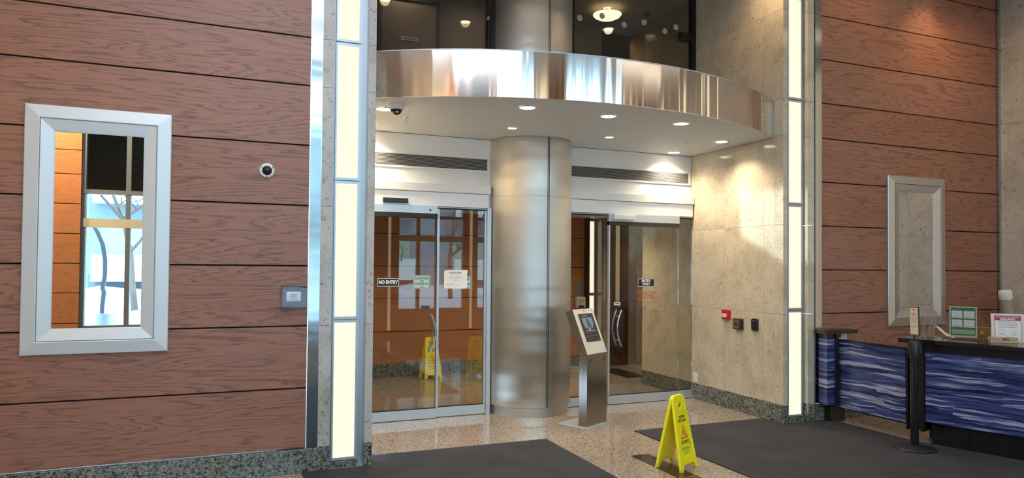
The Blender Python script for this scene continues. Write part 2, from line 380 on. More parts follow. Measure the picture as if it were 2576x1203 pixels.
pilaster('trim_1', 1); pilaster('trim_2', -1)
# polished steel edge strips
struct(MB().box(0.597, 0.680, D-0.004, D+0.05, 0.184, CEIL).build('trim_3', M['steel']))
struct(MB().box(5.776, 5.866, D-0.004, D+0.05, 0.184, CEIL).build('trim_4', M['steel']))
struct(MB().box(8.695, 8.735, D-0.03, D+0.05, 0.184, CEIL).build('trim_5', M['steel']))
# granite baseboards
def base(name, boxes):
    m = MB()
    for q in boxes: m.box(*q)
    return struct(m.build(name, M['granite'], bevel=0.003))
base('baseboard_left', [(-4, 0.594, D-0.02, D+0.05, 0, 0.180), (0.597, 0.681, D-0.02, D+0.05, 0, 0.180)])
base('baseboard_right', [(5.776, 8.72, D-0.02, D+0.05, 0, 0.180)])
base('baseboard_recess_side', [(XS-0.012, XS+0.03, 5.624, 5.90, 0, 0.193), (XS-0.010, XS+0.03, 5.902, 6.53, 0, 0.193), (XS-0.012, XS+0.03, 6.532, 8.25, 0, 0.193)])
# polished limestone side wall of the recess, running on behind the doors
def side_wall():
    m = MB(); ys = [5.732, 5.90, 6.53, 7.165, 7.80, 8.25]
    for a, b in zip(ys[:-1], ys[1:]):
        zs = [0.19, 1.127, 2.06, 2.985, 3.378, 4.318, 5.0] if a < 7.1 else [0.19, 1.127, 2.385]
        for c, d in zip(zs[:-1], zs[1:]): m.box(XS, XS+0.03, a+0.0012, b-0.0012, c+0.0012, d-0.0012)
    m.box(XS+0.031, XS+0.10, 5.73, 8.25, 0, CEIL)
    return struct(m.build('wall_recess_side', M['stone']))
side_wall()
m = MB()
for c, d in zip(SZ[:-1], SZ[1:]): m.box(XL-0.03, XL, 5.735, 7.165, c, d)
struct(m.build('wall_recess_left', M['stone']))
# wall above the doors
struct(MB().box(XL, XS, DD, DD+0.12, 2.23, CANB).build('wall_over_doors', M['white']))
# floor
m = MB(); xs = [-4.0, -2.2, -0.9, 0.42, 1.77, 3.09]; 
xt = [-4.2, -3.07, -1.86, -0.65, 0.56, 1.77, 2.98, 4.19, 5.40, 6.61, 7.82, 9.0]; yt = [-1.9, -0.3, 1.3, 2.9, 4.5, 6.1, 7.7, 9.3, 10.9]
for a, b in zip(xt[:-1], xt[1:]):
    for c, d in zip(yt[:-1], yt[1:]): m.box(a+0.001, b-0.001, c+0.001, d-0.001, -0.02, 0)
m.box(-4.2, 9.0, -1.9, 10.9, -0.1, -0.022, 1)
struct(m.build('floor', [M['floor'], M['gap']]))
struct(MB().box(3.205, 3.385, -1.5, 5.12, 0.0, 0.0012).build('trim_6', M['floor_dark']))
# ceiling over the lobby and over the recess
struct(MB().box(-4.2, 9.0, YB-0.3, DD+0.05, CEIL, CEIL+0.15).build('ceiling', M['ceiling']))
# right hand stone wall, left hand wood wall
m = MB(); ys = [5.61, 4.35, 3.1, 1.85, 0.6, -0.65, -1.7]
for a, b in zip(ys[:-1], ys[1:]):
    for c, d in zip([0.184, 1.127, 2.06, 3.385, 4.318, 5.0][:-1], [0.184, 1.127, 2.06, 3.385, 4.318, 5.0][1:]): m.box(8.74, 8.77, b+0.001, a-0.001, c+0.001, d-0.001)
m.box(8.771, 8.9, YB-0.2, 5.7, 0, CEIL); struct(m.build('wall_side_right', M['stone_grey']))
base('baseboard_side_right', [(8.73, 8.78, YB, 5.58, 0, 0.184)])
struct(MB().box(-4.15, -4.0, YB-0.3, 4.35, 0, CEIL).box(-4.15, -4.0, 4.782, 5.8, 0, CEIL).box(-4.15, -4.0, 4.35, 4.782, 0, 2.08).box(-4.15, -4.0, 4.35, 4.782, 2.515, CEIL).add([(-4.15, 4.41, 2.08), (-4.15, 4.782, 2.08), (-4.15, 4.782, 2.25), (-4.0, 4.41, 2.08), (-4.0, 4.782, 2.08), (-4.0, 4.782, 2.25)], [(0, 1, 2), (3, 5, 4), (0, 3, 4, 1), (1, 4, 5, 2), (0, 2, 5, 3)]).build('wall_side_left', M['stone_grey']))  # slot and sloped sill added to shape the spotlight's patch
struct(MB().box(-4.08, -4.07, 4.35, 4.782, 2.08, 2.515).build('beam_slot_pane', M['glass_win']))  # pane of the added slot, no known window here
# back of the lobby, seen in the mirrors and the glass: wood pier and street windows
planks('wall_behind', -2.95, -2.13, -1.55, SEAM, M['wood_warm'], face=1)
struct(MB().box(-4.15, -2.13, YB-0.2, -1.61, 0, CEIL).box(-4.15, -2.96, -1.61, -1.55, 0, CEIL).build('wall_behind_core', M['stone_grey']))
struct(MB().box(-2.13, 8.75, YB-0.1, YB+0.1, 0, 0.52).build('wall_sill', M['facade']))
def window(name, x0, x1, mull, hz, warm):
    m = MB()
    for x in [x0, *mull, x1]: m.box(x-0.035, x+0.035, YB-0.06, YB+0.07, 0.5, CEIL, 0)
    for z, h, mi in hz: m.box(x0, x1, YB-0.05, YB+0.075, z-h, z+h, mi)
    o = struct(m.build(name, [M['bronze_w'], warm]))
    MB().box(x0, x1, YB-0.012, YB-0.004, 0.55, CEIL-0.02).build('pane', M['glass_win'], o)
M['bronze_w'] = simple('grey_window_mullion', (0.20, 0.21, 0.20), 0.4, 0.3)
M['beige'] = simple('beige_transom', (0.55, 0.48, 0.32), 0.5)
HZ = [(0.56, 0.04, 0), (2.24, 0.07, 1), (2.74, 0.035, 0), (3.75, 0.035, 0)]
window('window_1', -2.11, -0.45, [-1.48], HZ, M['beige'])
window('window_2', 3.66, 5.30, [4.15, 4.60], HZ, M['beige'])
window('window_3', 0.0, 2.1, [0.7, 1.4], HZ, M['beige'])
window('window_7', 5.60, 6.60, [6.1], HZ, M['beige'])
struct(MB().box(-2.09, -0.47, YB-0.03, YB-0.015, 2.78, CEIL).build('wall_spandrel', simple('dark_green_spandrel', (0.012, 0.03, 0.024), 0.12)))
struct(MB().box(-0.42, -0.03, YB-0.1, YB+0.12, 0, CEIL).box(6.63, 8.75, YB-0.1, YB+0.12, 0, CEIL).build('wall_behind_right', M['wood_warm']))
struct(MB().box(2.13, 3.625, YB-0.1, YB+0.12, 0, CEIL).build('wall_behind_pier', M['wood_warm']))
struct(MB().box(5.33, 5.54, YB-0.1, YB+0.12, 0, CEIL).build('wall_behind_post', M['wood_warm']))

# ------------------------------------------------------------ light panels on the pilasters
LZ = [0.046, 1.165, 2.277, 3.392, 4.49, 5.0]
def light_panel(x0, x1, z0, z1, label, group, where):
    t = thing('wall_light_panel', label, 'light panel', ((x0+x1)/2, D+0.06, z0), group=group)
    w2 = (x1-x0)/2; h = z1-z0; m = MB(); fw = 0.013
    m.box(-w2-fw, -w2, -0.006, 0.024, 0.004, h-0.004).box(w2, w2+fw*1.6, -0.006, 0.024, 0.004, h-0.004)
    m.box(-w2, w2, -0.006, 0.024, 0.004, 0.024).box(-w2, w2, -0.006, 0.024, h-0.024, h-0.004)
    m.build('frame', M['alu'], t); MB().box(-w2, w2, 0.002, 0.020, 0.024, h-0.024).build('diffuser', M['panel_light'], t)
names = ['lowest', 'second from the floor', 'third from the floor', 'fourth from the floor', 'topmost']
for i in range(5):
    light_panel(0.805, 0.974, LZ[i], LZ[i+1], 'glowing cream light panel in the left pilaster, '+names[i], 'light panels in the left pilaster', 'L')
for i in range(5):
    light_panel(5.469, 5.638, LZ[i], LZ[i+1], 'glowing cream light panel in the right pilaster by the desk, '+names[i], 'light panels in the right pilaster', 'R')

WARM = emis('warm_column_diffuser', (1.0, 0.78, 0.52), 1.1)
def back_column(x, label, w=0.085):
    t = thing('wall_light_column', label, 'light panel', (x, YB+0.13, 0.1), group='light columns between the street windows')
    MB().box(-w-0.025, w+0.025, 0, 0.03, 0, 4.8).build('frame', M['alu'], t); MB().box(-w, w, 0.030, 0.036, 0.02, 4.78).build('diffuser', WARM, t)
back_column(2.35, 'warm light column on the wood pier between street windows, left'); back_column(-0.225, 'warm light column on the narrow pier by the mirror windows'); back_column(3.45, 'warm light column on the wood pier, right side', 0.03); back_column(6.95, 'warm light column behind the desk area, first'); back_column(7.7, 'warm light column behind the desk area, second'); back_column(5.435, 'warm light column on the wood pier between street windows, right', 0.03)
# ------------------------------------------------------------ canopy
ccx, ccy, R = (XL+XS)/2, 8.85, 3.752
def arc(r, n=72):
    out = []; a0 = math.asin((XS-ccx)/r)
    for k in range(n+1):
        a = -a0 + 2*a0*k/n; out.append((ccx+r*math.sin(a), ccy-r*math.cos(a)))
    return out
can = thing('canopy', 'curved canopy with brushed steel fascia and grey soffit over the entrance doors', 'canopy', (ccx, ccy, CANB))
loc = lambda P: [(x-ccx, y-ccy) for x, y in P]
outer, inner = loc(arc(R)), loc(arc(R-0.012))
def strip(outer, inner, z0, z1):
    n = len(outer); vs = [(x, y, z0) for x, y in outer]+[(x, y, z1) for x, y in outer]+[(x, y, z1) for x, y in inner]+[(x, y, z0) for x, y in inner]
    fs = []
    for k in range(n-1):
        for j in range(4): fs.append((j*n+k, j*n+k+1, ((j+1) % 4)*n+k+1, ((j+1) % 4)*n+k))
    fs += [(0, n, 2*n, 3*n), (n-1, 2*n-1, 3*n-1, 4*n-1)]
    return MB().add(vs, fs)
strip(outer, inner, 0, CANT-CANB).build('fascia', M['band'], can, smooth=True)
strip(loc(arc(R+0.004)), loc(arc(R-0.02)), CANT-CANB, CANT-CANB+0.008).build('top_edge', M['alu'], can, smooth=True)
yb = 7.16-ccy
MB().prism(loc(arc(R-0.014))+[(XS-ccx, yb), (XL-ccx, yb)], 0.004, 0.03).build('soffit', M['soffit'], can)
MB().prism(loc(arc(R-0.014))+[(XS-ccx, yb), (XL-ccx, yb)], CANT-CANB-0.04, CANT-CANB-0.01).build('top_deck', M['brown_mid'], can)

# ------------------------------------------------------------ column
CX, CY, CR = 3.150, 7.185, 0.476
col = thing('round_column', 'round brushed stainless steel column between the two door openings', 'column', (CX, CY, 0))
MB().lathe([(CR-0.026, 0.0), (CR-0.026, 0.100)], 96).build('base_ring', M['column'], col, smooth=True)
MB().lathe([(CR-0.006, 0.100), (CR, 0.106), (CR, 2.350), (CR-0.003, 2.352), (CR-0.003, 2.356), (CR, 2.358), (CR, CANB)], 96).build('cladding', M['column'], col, smooth=True)
MB().lathe([(CR, CANT), (CR, CEIL)], 96).build('upper_cladding', M['column'], col, smooth=True)
def cdir(a):
    a = math.radians(a); ex, ey = -0.402, -0.916; return (math.cos(a)*ex+math.sin(a)*0.916, math.cos(a)*ey-math.sin(a)*0.402)
m = MB()
for a, wd in ((25.0, 0.004), (27.0, 0.004)):
    for z0, z1 in ((0.11, CANB), (CANT, CEIL)):
        dx, dy = cdir(a); px, py = -dy, dx; c = CR+0.0005
        m.prism([(dx*(c-0.01)-px*wd, dy*(c-0.01)-py*wd), (dx*(c-0.01)+px*wd, dy*(c-0.01)+py*wd), (dx*c+px*wd, dy*c+py*wd), (dx*c-px*wd, dy*c-py*wd)], z0, z1)
m.build('seam', M['gap'], col)

# ------------------------------------------------------------ door wall
def vent(x0, x1, label):
    t = thing('air_grille', label, 'vent', (x0, DD, 2.625), group='linear air grilles over the doors'); L = x1-x0
    m = MB(); m.box(0, L, -0.012, 0, 0, 0.022).box(0, L, -0.012, 0, 0.145, 0.172).box(L-0.03, L, -0.012, 0, 0.022, 0.145).box(0, 0.03, -0.012, 0, 0.022, 0.145)
    m.build('frame', M['white'], t, bevel=0.002)
    MB().box(0.03, L-0.03, -0.004, -0.001, 0.022, 0.145).build('backing', M['gap'], t)
    m = MB()
    for k in range(9):
        z = 0.030+k*0.0135; m.box(0.03, L-0.03, -0.011, -0.005, z, z+0.006)
    m.build('louvres', M['louvre'], t)
vent(XL+0.02, 2.665, 'long linear air grille on white wall, left of the steel column')
vent(3.64, 5.325, 'long linear air grille on white wall, right of the steel column')

def header(x0, x1, label, tail):
    t = thing('door_operator', label, 'door header', (x0, 7.10, 2.23), group='sliding door headers')
    L = x1-x0
    MB().box(0, L-0.018, 0.0, 0.06, 0, 0.148).build('cover', M['header'], t, bevel=0.002)
    MB().box(0, L, -0.012, 0.06, 0.152, 0.240).build('cornice', M['white'], t, bevel=0.003)
    return t
hl = header(XL+0.002, 2.655, 'white sliding door header with black motion sensor, left doorway', 1)
MB().box(0.372, 0.632, -0.035, 0, 0.018, 0.066).build('motion_sensor', M['black'], hl, bevel=0.006)
hr = header(3.63, XS-0.002, 'white sliding door header with white sensor box, right doorway', 1)
MB().box(0.545, 0.83, -0.055, -0.002, -0.070, -0.012).build('sensor_box', M['white_gloss'], hr, bevel=0.006)

nd = [0]
def leaf(x0, x1, y, top=0.0, stl=0.0, stR=0.0, mt='glass', rail=0.105, z1=2.228):
    nd[0] += 1
    o = struct(thing('door_%d' % nd[0], '', 'door', (x0, y, 0))); del o['label']; del o['category']
    L = x1-x0
    MB().box(0, L, -0.022, 0.022, 0.006, rail).build('bottom_rail', M['alu'], o, bevel=0.002)
    if top: 
        MB().box(0, L, -0.022, 0.022, z1-top, z1).build('top_rail', M['alu'], o, bevel=0.002)
        MB().box(0, L, -0.024, 0.020, z1-top-0.045 if top > 0.075 else z1-top-0.012, z1-top-0.002).build('gasket', M['rubber'], o)
    MB().box(stl, L-stR, -0.005, 0.005, rail, z1-top).build('glass_pane', M[mt], o)
    if stl: MB().box(0, stl, -0.02, 0.02, rail, z1-top).build('stile', M['alu'], o)
    if stR: MB().box(L-stR, L, -0.02, 0.02, rail, z1-top).build('stile', M['alu'], o)
    MB().box(0, L, -0.020, 0.020, rail+0.0005, rail+0.006).build('gasket', M['rubber'], o)
    return o
d1 = leaf(XL, 2.060, 7.110, top=0.080)
d2 = leaf(2.066, 2.622, 7.145, top=0.012, stl=0.026, stR=0.02)
d3 = leaf(3.55, 4.115, 7.145, top=0.012, mt='glass_clear')
d4 = leaf(4.128, 5.118, 7.110, top=0.090, stl=0.020)
d5 = leaf(5.122, XS-0.003, 7.145, top=0.012)
struct(MB().box(2.624, 2.668, 7.10, 7.22, 0, 2.23).build('trim_7', M['alu']))
# arched pull handles, inside and outside of each sliding leaf
def handles(door, x, sgn, z0, z1):
    for side, off in ((-1, 0.0), (1, 0.0)):
        m = MB(); pts = []
        for k in range(17):
            u = k/16; z = z0+(z1-z0)*u; bow = math.sin(PI*u)*0.055
            pts.append((x+sgn*(bow)-sgn*0.02, side*0.055, z))
        m.tube(pts, 0.0095, 12)
        for u in (0.17, 0.83):
            z = z0+(z1-z0)*u; m.tube([(x+sgn*math.sin(PI*u)*0.055-sgn*0.02, 0.004*side, z), (x+sgn*math.sin(PI*u)*0.055-sgn*0.02, side*0.055, z)], 0.008, 10)
        m.build('pull_handle', M['chrome'], door, smooth=True)
handles(d1, 0.905, 1, 0.70, 1.10)
handles(d4, 0.135, -1, 0.68, 1.10)
# lock cylinder on the top rail of the left door
MB().lathe([(0.011, 0), (0.011, 0.006)], 20).build('lock_cylinder', M['black'], d1, loc=(0.875, -0.020, 2.185), rot=(PI/2, 0, 0))

# ------------------------------------------------------------ signs on the glass
YG = 7.110-0.0055
def plate(name, x0, x1, z0, z1, mt, label, y=YG, t=0.0015, border=None, inner=None, cat='sign'):
    cx, cz = (x0+x1)/2, (z0+z1)/2; r = thing(name, label, cat, (cx, y, cz)); w2, h2 = (x1-x0)/2, (z1-z0)/2
    MB().box(-w2, w2, -t, 0, -h2, h2).build('plate', mt, r)
    if border:
        a, b2, bm = border
        flat('border', [[(-w2+a, -h2+a), (w2-a, -h2+a), (w2-a, h2-a), (-w2+a, h2-a)], [(-w2+b2, -h2+b2), (w2-b2, -h2+b2), (w2-b2, h2-b2), (-w2+b2, h2-b2)]], 0.0006, bm, r, (0, -t-0.0005, 0), (PI/2, 0, 0))
    return r
r = plate('no_entry_sign', 1.428, 1.660, 1.380, 1.472, M['black'], 'black NO ENTRY sign on the glass of the leftmost sliding door', border=(0.004, 0.008, M['white_ink']))
text('lettering', 'NO ENTRY', 0.05, M['white_ink'], r, (0, -0.003, 0), bold=0.035, width=0.198)
r = plate('entry_only_sign', 4.532, 4.771, 1.370, 1.472, M['black'], 'black ENTRY ONLY sign on the glass of the right sliding door', border=(0.004, 0.008, M['white_ink']))
text('lettering', 'ENTRY\nONLY', 0.044, M['white_ink'], r, (0, -0.003, 0.0), bold=0.03, width=0.125, line=0.85)
M['aqua'] = simple('pale_aqua_vinyl', (0.45, 0.62, 0.55), 0.5)
M['dark_green'] = simple('dark_green_ink', (0.02, 0.09, 0.08), 0.5)
r = plate('elevator_sign', 1.808, 1.990, 1.358, 1.500, M['aqua'], 'pale aqua ELEVATORS TO FLOORS sign beside the left door handle', border=(0.006, 0.010, M['dark_green']))
text('lettering', 'ELEVATORS\nTO\nFLOORS 2-5', 0.029, M['dark_green'], r, (0, -0.003, 0.010), bold=0.02, width=0.142, line=0.95)
text('small_lettering', 'LOBBY', 0.013, M['dark_green'], r, (0, -0.003, -0.050), bold=0.02)
r = plate('elevator_sign', 2.270, 2.456, 1.358, 1.492, M['aqua'], 'pale aqua elevator sign half hidden behind the white paper notice', y=7.139, border=(0.006, 0.010, M['dark_green']))
text('lettering', 'ELEVATORS\nTO\nFLOORS 6-38', 0.029, M['dark_green'], r, (0, -0.003, 0.006), bold=0.02, width=0.150, line=0.95)
r = thing('paper_notice', 'white paper notice taped to the glass panel left of the column', 'notice', (2.280, 7.1325, 1.458))
flat('sheet', [[(-0.132, -0.098), (0.10, -0.101), (0.128, -0.090), (0.127, 0.060), (0.134, 0.070), (0.134, 0.094), (0.128, 0.100), (-0.10, 0.100), (-0.132, 0.086)]], 0.0008, M['paper'], r, (0, 0, 0), (PI/2, 0, 0))
M['blue_ink'] = simple('blue_banner_ink', (0.06, 0.22, 0.33), 0.6)
MB().box(-0.070, 0.060, -0.0012, -0.0008, 0.062, 0.078).build('heading_band', M['blue_ink'], r)
text('heading', 'WATERPARKPLACE', 0.014, M['white_ink'], r, (-0.005, -0.0016, 0.070), bold=0.01, width=0.122, ext=0.0002)
text('lettering', 'DO NOT ENTER\nPLEASE USE THE OTHER\nDOOR', 0.0155, M['ink_grey'], r, (0, -0.0014, 0.012), width=0.165, line=1.45, ext=0.0002)
m = MB()
for z, a in ((-0.052, 0.09), (-0.060, 0.16)): m.box(-0.108, -0.108+a, -0.0012, -0.0008, z, z+0.0022)
m.build('small_print', M['ink_grey'], r)
M['red_faint'] = simple('red_vinyl_lettering', (0.50, 0.06, 0.03), 0.6)
def emergency(x, z, y, label, back):
    r = thing('emergency_exit_sign', label, 'sign', (x, y, z), (0, 0, PI if back else 0))
    flat('border', [[(-0.15, -0.053), (0.15, -0.053), (0.15, 0.053), (-0.15, 0.053)], [(-0.147, -0.050), (0.147, -0.050), (0.147, 0.050), (-0.147, 0.050)]], 0.0006, M['red_faint'], r, (0, -0.001, 0), (PI/2, 0, 0))
    text('lettering', 'EMERGENCY EXIT\nUNLOCKED\nBY FIRE ALARM', 0.034, M['red_faint'], r, (0, -0.001, 0.0), bold=0.008, width=0.285, line=0.82)
emergency(1.575, 1.266, 7.110+0.0065, 'red reversed emergency exit lettering on the back of the left door glass', True)
emergency(4.656, 1.264, YG, 'red EMERGENCY EXIT UNLOCKED BY FIRE ALARM lettering below ENTRY ONLY sign', False)
r = plate('push_sign', 4.212, 4.298, 1.158, 1.190, M['white_gloss'], 'small white PUSH label above the right door handle')
text('lettering', 'PUSH', 0.024, M['ink'], r, (0, -0.003, 0), bold=0.04, width=0.06)
plate('blue_sticker', 1.895, 1.985, 1.150, 1.182, simple('dark_blue_vinyl', (0.02, 0.06, 0.10), 0.4), 'small dark blue sticker above the left door handle', cat='sticker')

# ------------------------------------------------------------ canopy fittings
def downlight(x, y, r, label, power, lens, z=CANB, group='round downlights in the canopy soffit', ring='chrome'):
    t = thing('recessed_downlight', label, 'downlight', (x, y, z+0.004), group=group)
    MB().lathe([(r*0.80, -0.001), (r*0.82, -0.007), (r*1.00, -0.006), (r*1.04, -0.0005)], 40, cap=False).build('trim_ring', M[ring], t, smooth=True)
    MB().lathe([(r*0.81, -0.0055), (r*0.81, -0.0005)], 32).build('lens', M[lens], t)
    if power:
        l = lamp('bulb', 'SPOT', (0, 0, -0.014), power, (1.0, 0.81, 0.57), spot_size=math.radians(135), spot_blend=0.9, shadow_soft_size=0.05); l.parent = t
    return t
for (x, y), wh in zip(((1.28, 6.13), (2.41, 5.547), (3.226, 5.563), (4.029, 5.558), (5.004, 6.174), (4.960, 6.99), (1.30, 7.00)),
    ('beside the dome camera', 'second along the fascia from the left', 'above the wet floor sign along the fascia', 'third along the fascia, left of the sprinkler', 'rightmost, near the stone wall', 'close to the wall over the right doors', 'hidden at the far left corner')):
    downlight(x, y, 0.080, 'bright round warm downlight in canopy soffit, '+wh, 62 if y > 6 else 38, 'lens')
downlight(2.637, 6.443, 0.052, 'small round downlight in front of the column, left one', 5, 'lens_small', group='small downlights in the canopy soffit')
downlight(3.759, 6.455, 0.052, 'small round downlight in front of the column, right one', 5, 'lens_small', group='small downlights in the canopy soffit')
def sprinkler(x, y, label, z=CANB):
    t = thing('sprinkler_head', label, 'sprinkler', (x, y, z+0.004), group='pendant sprinklers')
    MB().lathe([(0.034, 0), (0.032, -0.005), (0.012, -0.006)], 24).build('escutcheon', M['chrome'], t, smooth=True)
    m = MB(); m.lathe([(0.008, -0.006), (0.008, -0.022)], 12); m.tube([(-0.010, 0, -0.022), (-0.012, 0, -0.036), (0, 0, -0.048)], 0.003, 8).tube([(0.010, 0, -0.022), (0.012, 0, -0.036), (0, 0, -0.048)], 0.003, 8)
    m.build('body', M['chrome'], t, smooth=True)
    MB().lathe([(0.018, -0.050), (0.018, -0.052)], 20).build('deflector', M['chrome'], t)
sprinkler(1.542, 6.409, 'pendant sprinkler in the soffit left of the column')
sprinkler(4.743, 6.432, 'pendant sprinkler in the soffit near the right stone wall')
sprinkler(5.02, 9.0, 'pendant sprinkler inside the vestibule behind the right doors', z=2.385)
t = thing('dome_camera', 'white ceiling dome camera with black eye beside leftmost downlight', 'security camera', (1.335, 5.90, CANB+0.004))
MB().lathe([(0.063, 0), (0.066, -0.010), (0.064, -0.045), (0.052, -0.052)], 36).build('housing', M['white_gloss'], t, smooth=True)
MB().lathe([(0.050, -0.050), (0.046, -0.068), (0.034, -0.084), (0.016, -0.093), (0.002, -0.095)], 32).build('dome', simple('smoked_dome', (0.01, 0.01, 0.012), 0.08), t, smooth=True)
MB().lathe([(0.014, 0), (0.014, 0.006)], 16).build('lens', M['chrome'], t, loc=(0.0, -0.040, -0.073), rot=(math.radians(60), 0, 0))

# wall dome camera and covered thermostat
t = thing('wall_dome_camera', 'round white camera with black dome on the left wood wall', 'security camera', (0.279, D, 2.313), (PI/2, 0, 0))
MB().lathe([(0.058, 0), (0.058, 0.010), (0.050, 0.022), (0.036, 0.026)], 40).build('housing', M['white_gloss'], t, smooth=True)
MB().lathe([(0.037, 0.020), (0.035, 0.032), (0.026, 0.043), (0.012, 0.050), (0.001, 0.051)], 32).build('dome', M['black'], t, smooth=True)
for a in (90, 210, 330):
    MB().lathe([(0.004, 0.0185), (0.004, 0.0260)], 10, c=(0.048*math.cos(math.radians(a-180)), 0.048*math.sin(math.radians(a-180)), 0)).build('screw', M['black'], t)
t = thing('thermostat', 'white thermostat under a clear plastic guard on the left wood wall', 'thermostat', (0.489, D, 1.352))
MB().box(-0.058, 0.052, -0.028, 0, -0.036, 0.040).build('body', M['white_gloss'], t, bevel=0.008)
MB().box(-0.026, 0.020, -0.030, -0.028, -0.006, 0.024).build('display', simple('grey_display', (0.45, 0.52, 0.50), 0.2), t)
m = MB()
for x in (-0.02, -0.004, 0.012): m.box(x, x+0.008, -0.0305, -0.028, -0.024, -0.018)
m.build('button', M['ink_grey'], t)
m = MB(); a, b2, h = 0.092, 0.088, 0.062
m.box(-a, a, -h, -h+0.003, -b2+0.012, b2).box(-a, -a+0.003, -h+0.003, 0, -b2, b2).box(a-0.003, a, -h+0.003, 0, -b2, b2).box(-a, a, -h+0.003, 0, b2-0.003, b2).box(-a, a, -h+0.003, 0, -b2, -b2+0.003)
m.build('guard', M['acrylic'], t, bevel=0.004)
MB().box(-a, a, -0.006, 0, -b2-0.004, b2+0.004).build('guard_base', M['acrylic'], t)

# ------------------------------------------------------------ wall mirrors
def ring(m, w2, h2, prof, mi=0):
    n = len(prof)
    vs = []
    for ins, y in prof:
        a, b = w2-ins, h2-ins; vs += [(-a, -y, -b), (a, -y, -b), (a, -y, b), (-a, -y, b)]
    fs = [(4*j+k, 4*j+(k+1) % 4, 4*(j+1)+(k+1) % 4, 4*(j+1)+k) for j in range(n-1) for k in range(4)]
    return m.add(vs, fs, mi)
def wall_mirror(x, z, w2, h2, label, fm):
    t = thing('wall_mirror', label, 'mirror', (x, D, z), group='framed mirrors on the wood walls')
    prof = [(0, 0), (0, 0.028), (0.004, 0.032), (0.086, 0.046), (0.090, 0.044), (0.092, 0.026), (0.094, 0.026), (0.096, 0.044), (0.172, 0.024), (0.176, 0.022), (0.178, 0.012)]
    ring(MB(), w2, h2, prof).build('frame', fm, t)
    MB().box(-w2+0.176, w2-0.176, -0.016, -0.012, -h2+0.176, h2-0.176).build('mirror_glass', M['mirror'], t)
    return t
wall_mirror(-0.824, 1.824, 0.447, 0.852, 'large silver framed mirror reflecting the snowy street, on left wood wall', M['alu_frame'])
wall_mirror(7.275, 1.812, 0.460, 0.845, 'silver framed mirror reflecting grey stone, on wood wall behind the desk', M['alu_frame2'])

# ------------------------------------------------------------ devices on the stone side wall (facing -x)
rw = (PI/2, 0, -PI/2)
t = thing('fire_alarm_pull', 'small red fire alarm call point with white plate on the stone wall', 'fire alarm', (XS, 6.475, 1.068), rw)
MB().box(-0.055, 0.055, -0.0, 0.0, -0.05, 0.05)
flat('box', [rrect(-0.052, 0.052, -0.052, 0.052, 0.006)], 0.040, M['red'], t, (0, 0, 0.022), (0, 0, 0), 0.003)
flat('plate', [rrect(-0.042, 0.036, -0.026, 0.012, 0.003)], 0.002, M['white_ink'], t, (0, 0, 0.048))
m = MB(); m.add([(-0.006, 0.0, 0), (0.006, 0.0, 0), (0, 0.009, 0)], [(0, 1, 2)]); m.box(-0.03, -0.018, -0.014, -0.008, -0.0, 0.0006).box(0.014, 0.026, -0.014, -0.008, 0, 0.0006).box(-0.004, 0.004, -0.016, -0.004, 0, 0.0006)
m.build('mark', M['ink'], t, loc=(-0.003, 0, 0.0495))
t = thing('push_button_box', 'square black door button box with steel face on the stone wall', 'push button', (XS, 6.270, 0.978), rw)
MB().box(-0.062, 0.062, -0.060, 0.060, 0, 0.050).build('box', M['black'], t, bevel=0.003)
MB().box(-0.050, 0.050, -0.050, 0.050, 0.050, 0.053).build('face_plate', M['chrome'], t)
MB().lathe([(0.016, 0.053), (0.016, 0.062), (0.010, 0.065)], 24).build('button', M['black'], t, smooth=True)
t = thing('card_reader', 'slim black card reader on the stone wall, right of the button box', 'card reader', (XS, 6.018, 0.990), rw)
flat('body', [rrect(-0.043, 0.043, -0.062, 0.062, 0.016)], 0.016, M['black'], t, (0, 0, 0.012), (0, 0, 0), 0.004)
MB().box(-0.02, 0.02, 0.040, 0.046, 0.0245, 0.025).build('badge', M['alu'], t)
t = thing('power_outlet', 'white duplex power outlet low on the stone wall beside the door', 'outlet', (XS, 7.060, 0.257), rw)
MB().box(-0.037, 0.037, -0.057, 0.057, 0, 0.008).build('cover_plate', M['white_gloss'], t, bevel=0.002)
for z in (-0.026, 0.026):
    MB().box(-0.017, 0.017, z-0.015, z+0.015, 0.008, 0.0105).build('socket', M['paper'], t, bevel=0.002)

# ------------------------------------------------------------ mezzanine behind tinted glass over the canopy
struct(MB().box(XL, 2.615, 7.10, 7.112, CANT, CEIL).build('window_4', M['glass_dark']))
struct(MB().box(3.66, 5.285, 7.10, 7.112, CANT, CEIL).build('window_5', M['glass_dark']))
m = MB()
for a, b in ((2.600, 2.622), (2.636, 2.672), (5.285, 5.338), (XL, XL+0.02), (3.640, 3.652)): m.box(a, b, 7.07, 7.15, CANT, CEIL)
m.box(XL, 2.62, 7.08, 7.14, CANT, CANT+0.03).box(3.64, XS, 7.08, 7.14, CANT, CANT+0.03)
struct(m.build('trim_8', M['bronze']))
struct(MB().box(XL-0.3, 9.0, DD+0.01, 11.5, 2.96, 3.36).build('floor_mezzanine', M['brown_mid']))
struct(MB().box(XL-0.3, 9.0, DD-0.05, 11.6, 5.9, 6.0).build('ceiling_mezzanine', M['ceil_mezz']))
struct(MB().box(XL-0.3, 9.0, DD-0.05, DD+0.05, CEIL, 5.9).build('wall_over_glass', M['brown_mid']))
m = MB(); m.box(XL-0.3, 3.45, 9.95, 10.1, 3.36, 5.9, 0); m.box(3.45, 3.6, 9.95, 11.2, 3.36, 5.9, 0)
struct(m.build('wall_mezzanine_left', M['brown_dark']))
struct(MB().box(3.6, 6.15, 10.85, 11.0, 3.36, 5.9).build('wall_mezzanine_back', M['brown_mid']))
struct(MB().box(6.15, 6.9, 11.1, 11.2, 3.36, 5.9).build('wall_mezzanine_niche', simple('near_black_brown', (0.035, 0.028, 0.024), 0.5)))
